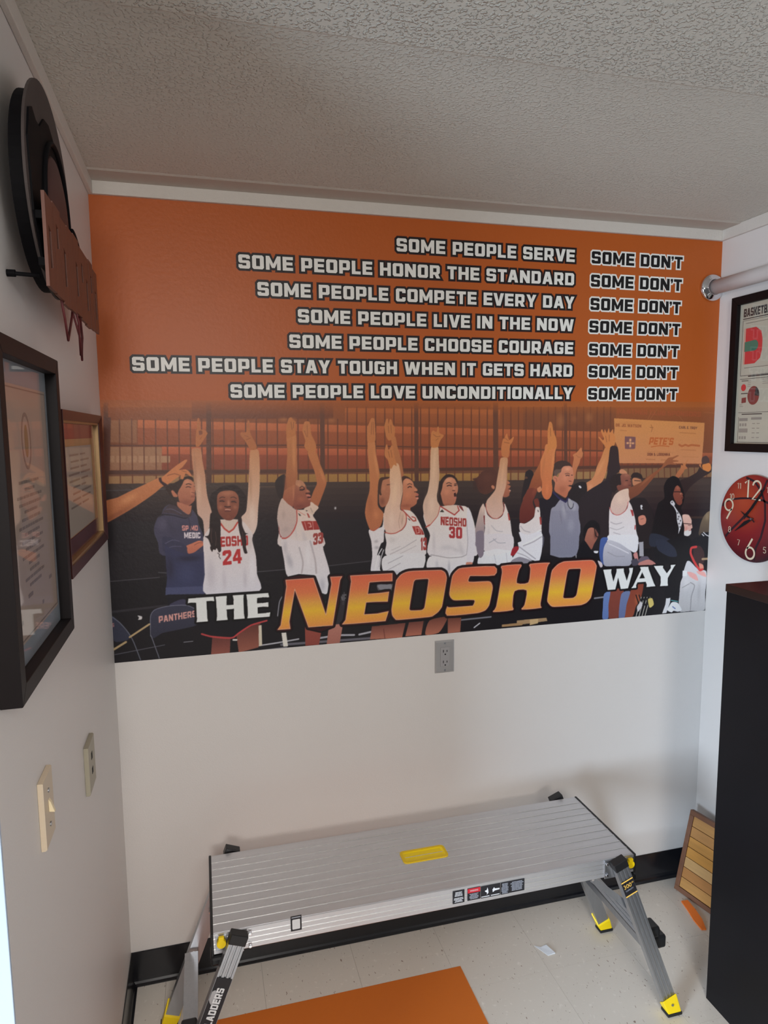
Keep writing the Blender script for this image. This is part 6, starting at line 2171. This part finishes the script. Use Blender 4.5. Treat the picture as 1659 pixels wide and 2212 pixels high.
def band(name, pts, wd, m, parent, lift=0.0, wds=None):
    """flat ribbon on the dial"""
    V, F = [], []
    n = len(pts)
    for i, (a, b_) in enumerate(pts):
        p0_ = Vector(pts[max(i - 1, 0)])
        p1_ = Vector(pts[min(i + 1, n - 1)])
        t = (p1_ - p0_).normalized()
        nn = Vector((-t.y, t.x))
        ww = (wds[i] if wds else wd) / 2
        for s in (-1, 1):
            V.append(kp(a + nn.x * ww * s, b_ + nn.y * ww * s, lift))
    m0 = len(V)
    V += [v + Vector((-.0004, 0, 0)) for v in V]
    for i in range(n - 1):
        q = (2 * i, 2 * i + 1, 2 * i + 3, 2 * i + 2)
        F += [q, tuple(m0 + k for k in q), (2 * i, 2 * i + 2, m0 + 2 * i + 2, m0 + 2 * i), (2 * i + 1, 2 * i + 3, m0 + 2 * i + 3, m0 + 2 * i + 1)]
    F += [(0, 1, m0 + 1, m0), (2 * n - 2, 2 * n - 1, m0 + 2 * n - 1, m0 + 2 * n - 2)]
    return obj(name, V, F, m, parent)


def arc(cx, cy, rx, ry, a0, a1, n=18):
    return [(cx + rx * math.cos(math.radians(a0 + (a1 - a0) * i / n)), cy + ry * math.sin(math.radians(a0 + (a1 - a0) * i / n))) for i in range(n + 1)]


band('ball_seam', [(-.143, .030), (-.135, .045), (-.105, .058), (-.06, .066), (-.02, .070), (.04, .068), (.10, .05), (.135, .03)], .007, M_seam, ck)
band('ball_seam', [(-.122, -.078), (-.09, -.045), (-.05, -.008), (0, .045), (.03, .085), (.055, .138)], .008, M_seam, ck)
band('ball_seam', [(-.038, .141), (0, .13), (.03, .10), (.05, .06), (.055, 0), (.04, -.06), (.02, -.10), (.015, -.145)], .008, M_seam, ck)
nl = 0.0006
for s_, cx, cy, h_, wd in (('12', -.004, .100, .060, .0065), ('3', .118, 0, .060, .0065), ('6', -.002, -.108, .066, .0065), ('9', -.123, .006, .066, .0065)):
    pass


def dig(ch, cx, cy, h, wd):
    w2 = h * 0.27
    if ch == '1':
        P = [[(cx - w2 * .9, cy + h * .30), (cx, cy + h * .5), (cx, cy - h * .5)]]
    elif ch == '2':
        P = [arc(cx, cy + h * .22, w2, h * .28, 175, -30) + [(cx - w2, cy - h * .5), (cx + w2 * 1.1, cy - h * .5)]]
    elif ch == '6':
        P = [[(cx + w2 * .4, cy + h * .5)] + arc(cx, cy - h * .22, w2, h * .28, 156, 500, 26)]
    elif ch == '9':
        P = [[(cx - w2 * .4, cy - h * .5)] + arc(cx, cy + h * .22, w2, h * .28, -24, 320, 26)]
    elif ch == '0':
        P = [arc(cx, cy, w2, h * .5, 0, 354, 24)]
    elif ch == '8':
        P = [arc(cx, cy + h * .24, w2 * .85, h * .25, -88, 264, 18), arc(cx, cy - h * .24, w2, h * .26, 96, 440, 18)]
    elif ch == '7':
        P = [[(cx - w2, cy + h * .5), (cx + w2, cy + h * .5), (cx - w2 * .2, cy - h * .5)]]
    elif ch == '3':
        P = [arc(cx, cy + h * .24, w2, h * .26, 160, -90, 14) + arc(cx, cy - h * .24, w2, h * .26, 90, -160, 14)[1:]]
    elif ch == '5':
        P = [[(cx + w2, cy + h * .5), (cx - w2 * .8, cy + h * .5), (cx - w2, cy + h * .05)] + arc(cx, cy - h * .2, w2, h * .3, 120, -150, 14)]
    elif ch == '4':
        P = [[(cx + w2 * .4, cy - h * .5), (cx + w2 * .4, cy + h * .5), (cx - w2, cy - h * .2), (cx + w2, cy - h * .2)]]
    for q in P:
        band('numeral', q, wd, M_num, ck, nl)


def wrapd():
    dig('1', -.026, .103, .062, .0065)
    dig('2', .012, .100, .064, .0065)
    dig('9', -.112, .022, .072, .0065)
    dig('6', -.003, -.105, .072, .0068)
    dig('3', .118, .005, .062, .0065)
    for s_, x, y in (('11', -.066, .110), ('10', -.100, .069), ('8', -.103, -.050), ('7', -.058, -.092), ('1', .06, .105), ('2', .105, .06), ('4', .10, -.055), ('5', .06, -.10)):
        for k, ch in enumerate(s_):
            dig(ch, x + (k - (len(s_) - 1) / 2) * .010, y, .020, .0020)


wrapd()
M_hand = mat('clock_hand', (20, 16, 20), 0.3)
band('hour_hand', [(.006, .002), (-.030, -.018), (-.075, -.052)], .006, M_hand, ck, .003, wds=[.004, .013, .002])
band('minute_hand', [(-.034, -.006), (.0, .04), (.035, .088), (.052, .11)], .006, M_hand, ck, .005, wds=[.002, .010, .008, .002])
band('second_hand', [(-.050, .022), (-.024, .008), (0, 0), (.014, -.010)], .003, M_hand, ck, .006, wds=[.001, .007, .003, .004])
disc('hand_pin', kp(0, 0, .001), (-1, 0, 0), 0.004, 0.008, M_steel, ck, seg=14)

# ---------------------------------------------------------------- painted pipe with a chrome flange
pi_ = empty('pipe', (2.094, 0, 2.277), 'white painted pipe running out of the back wall high in the right corner', 'pipe')
tube('pipe_run', [(2.094, -0.002 - 0.22 * i, 2.277) for i in range(12)], 0.0255, M_pipe, pi_, seg=28)
lathe('flange', (2.090, -0.0016, 2.277), (0, -1, 0), [(0, .048), (.004, .0485), (.010, .046), (.014, .040), (.0165, .034), (.019, .030), (.021, .0262), (.0, .0262)], M_chrome, pi_, seg=48)

# ---------------------------------------------------------------- outlet below the mural
OX, OZ = 1.031, 0.9388
ot = empty('power_outlet', (OX + .035, 0, OZ + .057), 'stainless steel double socket outlet in the wall just below the mural', 'outlet')
V = []
for y, e in ((-0.0004, 0), (-0.003, 0), (-0.0062, .0045)):
    V += [(OX + e, y, OZ + e), (OX + .0699 - e, y, OZ + e), (OX + .0699 - e, y, OZ + .1143 - e), (OX + e, y, OZ + .1143 - e)]
F = [(0, 1, 2, 3), (8, 9, 10, 11)] + [(4 * j + i, 4 * j + (i + 1) % 4, 4 * j + 4 + (i + 1) % 4, 4 * j + 4 + i) for j in range(2) for i in range(4)]
obj('cover_plate', V, F, mat('satin_steel', (190, 188, 188), 0.42, metal=0.75), ot)
oc_ = OX + .035
M_rec = mat('grey_receptacle', (160, 157, 158), 0.45)
rc = box('receptacle', (oc_ - .0167, -.0085, OZ + .0235), (oc_ + .0167, -.006, OZ + .0908), M_rec, ot, bevel=0.0008)
M_dark = mat('slot_dark', (14, 12, 14), 0.8)
for zc in (OZ + .0765, OZ + .0385):
    box('slot', (oc_ - .0075, -.0089, zc - .003), (oc_ - .005, -.0084, zc + .006), M_dark, rc)
    box('slot', (oc_ + .0055, -.0089, zc - .002), (oc_ + .008, -.0084, zc + .005), M_dark, rc)
    disc('slot', (oc_ + .0005, -.0084, zc - .010), (0, -1, 0), .0026, .0005, M_dark, rc, seg=14)
for zc in (OZ + .105, OZ + .0095):
    disc('screw', (oc_, -.006, zc), (0, -1, 0), .0035, .0014, M_steel, ot, seg=16)


# ---------------------------------------------------------------- wall plates on the left wall
def wall_plate(y0, y1, z0, z1, t, m, root):
    V = []
    for x, e in ((0.0004, 0.0), (t * .75, 0), (t, .0015)):
        V += [(x, y0 + e, z0 + e), (x, y1 - e, z0 + e), (x, y1 - e, z1 - e), (x, y0 + e, z1 - e)]
    return obj('cover_plate', V, F, m, root)


sw = empty('light_switch', (0, -0.963, 1.147), 'ivory light switch plate with a toggle on the left wall', 'light switch')
wall_plate(-1.000, -0.930, 1.088, 1.205, .009, M_ivory, sw)
V = [(.009, -.970, 1.140), (.009, -.960, 1.140), (.009, -.960, 1.162), (.009, -.970, 1.162),
     (.018, -.969, 1.138), (.018, -.961, 1.138), (.0125, -.961, 1.156), (.0125, -.969, 1.156)]
obj('toggle', V, BF, mat('toggle_cream', (232, 214, 176), 0.35), sw, bevel=0.001)
for z in (1.1765, 1.1165):
    disc('screw', (.009, -.965, z), (1, 0, 0), .004, .0016, M_steel, sw, seg=14)
cv = empty('wall_plate', (0, -0.54, 1.016), 'small aged ivory cable plate on the left wall near the back corner', 'wall plate')
wall_plate(-0.588, -0.502, 0.962, 1.074, .010, M_ivory2, cv)
box('slot', (.0099, -.552, 1.03), (.0106, -.538, 1.046), M_dark, cv)
box('slot', (.0099, -.552, 0.996), (.0106, -.538, 1.010), M_dark, cv)

# ---------------------------------------------------------------- hoop wall ornament, left wall
hp = empty('hoop_wall_ornament', (0, -0.75, 2.14), 'dark metal arch and wood-slat basketball hoop ornament with red net, high on the left wall', 'wall ornament')
M_arch = mat('weathered_grey_metal', (74, 66, 64), 0.6, spec=0.2, metal=0.0, noise=0.3, nscale=15)
M_archd = mat('blackened_metal', (11, 10, 13), 0.7, spec=0.12, metal=0.0, noise=0.2)
M_ballw = mat('russet_ball', (70, 38, 37), 0.55, noise=0.2)
M_plank = mat('rust_brown_wood', (108, 62, 46), 0.5, noise=0.3, nscale=16, aniso=(1, 6, 0.7))
M_net = mat('red_wire', (100, 40, 42), 0.45, metal=0.2)
cyh, zb = -0.815, 2.00


def arch_pts(hw, top, bot, r=0.42, n=24):
    pts = [(cyh - hw, bot)]
    sp = bot + (top - bot) * r
    for i in range(n + 1):
        t = PI - PI * i / n
        pts.append((cyh + hw * math.cos(t), sp + (top - sp) * math.sin(t)))
    pts.append((cyh + hw, bot))
    return pts


plate_holes('backboard', [(cyh + .185 * math.cos(t), 2.180 + .172 * math.sin(t)) for t in [2 * PI * i / 56 for i in range(56)]], [], (0.041, 0, 0), (0, 1, 0), (0, 0, 1), (1, 0, 0), .004, M_arch, hp)
plate_holes('gap_shade_disc', [(cyh + .172 * math.cos(t), 2.178 + .158 * math.sin(t)) for t in [2 * PI * i / 56 for i in range(56)]], [], (0.020, 0, 0), (0, 1, 0), (0, 0, 1), (1, 0, 0), .021, M_archd, hp)  # black disc added as the shade in the gap behind the plate
plate_holes('inner_arch', [(cyh - .115, 2.045), (cyh - .160, 2.11), (cyh - .170, 2.215), (cyh - .150, 2.262), (cyh - .128, 2.272), (cyh - .105, 2.262), (cyh - .08, 2.262), (cyh - .04, 2.290), (cyh, 2.296), (cyh + .04, 2.282), (cyh + .09, 2.245), (cyh + .13, 2.19), (cyh + .155, 2.12), (cyh + .115, 2.045), (cyh, 2.02)], [],
            (0.045, 0, 0), (0, 1, 0), (0, 0, 1), (1, 0, 0), .003, M_archd, hp)
tube('hoop_ring', [(0.050, cyh + .025 + .105 * math.cos(t), 2.15 + .120 * math.sin(t)) for t in [2 * PI * i / 48 for i in range(48)]], .0045, M_archd, hp, seg=12, closed=True)
lathe('ball', (0.048, cyh + .025, 2.15), (1, 0, 0), [(0, .100), (.003, .096), (.006, .080), (.008, .05), (.009, .012)], M_ballw, hp, seg=36)
# name board of upright planks with cut letters
SY0, SY1, SZ0, SZ1 = -0.975, -0.425, 1.996, 2.140
edges = [SY0 + (SY1 - SY0) * i / 9 for i in range(10)]
for i in range(9):
    a, b_ = edges[i] + .0008, edges[i + 1] - (.0008 if i < 6 else .006)
    top_ = SZ1 + 0.004 * math.sin(i * 2.1) - (0.004 if i > 5 else 0)
    bot_ = SZ0 + 0.003 * math.sin(i * 1.7 + 1)
    hole = []
    ym, zm = (a + b_) / 2, (top_ + bot_) / 2
    if i % 2 == 0:
        hole = [[(ym - .011, zm - .040), (ym + .009, zm - .036), (ym + .006, zm + .02), (ym - .012, zm + .026)]]
    elif i in (1, 5, 7):
        hole = [[(ym - .008, zm + .004), (ym + .010, zm + .008), (ym + .008, zm + .040), (ym - .010, zm + .044)]]
    plate_holes('plank', [(a, bot_), (b_, bot_), (b_, top_), (a, top_)], hole, (0.058, 0, 0), (0, 1, 0), (0, 0, 1), (1, 0, 0), .005, M_plank, hp)
for z in (2.03, 2.10):
    box('back_rail', (0.048, SY0 + .005, z), (0.058, SY1 - .005, z + .012), M_archd, hp)
# rim loop and net
tube('rim_loop', [(0.058, -.70 + .085 * math.cos(t), 2.10 + .055 * math.sin(t)) for t in [-.3 + 1.9 * i / 14 for i in range(15)]], .0035, M_archd, hp)
net = [[(.056, -.87, 2.03), (.060, -.845, 1.97), (.060, -.825, 1.935), (.058, -.76, 1.985), (.057, -.72, 2.03)],
       [(.057, -.75, 2.03), (.064, -.725, 1.98), (.062, -.71, 1.922), (.060, -.70, 1.97), (.057, -.66, 2.03)],
       [(.057, -.78, 2.02), (.062, -.70, 1.95), (.060, -.685, 1.915), (.060, -.665, 1.96), (.057, -.67, 2.04)]]
for q in net:
    tube('net_strand', q, .0022, M_net, hp, seg=8)
# stand-off rod back to the wall
tube('standoff_rod', [(0.0005, -.960, 2.018), (.006, -.960, 2.018), (.0061, -.960, 2.018), (.047, -.960, 2.016)], .0032, M_archd, hp, seg=10)
disc('standoff_socket', (0.0005, -.960, 2.018), (1, 0, 0), .0055, .012, M_archd, hp, seg=14)
tube('standoff_rod', [(0.0005, -.68, 2.16), (.02, -.68, 2.16), (.024, -.68, 2.16)], .004, M_archd, hp, seg=10)
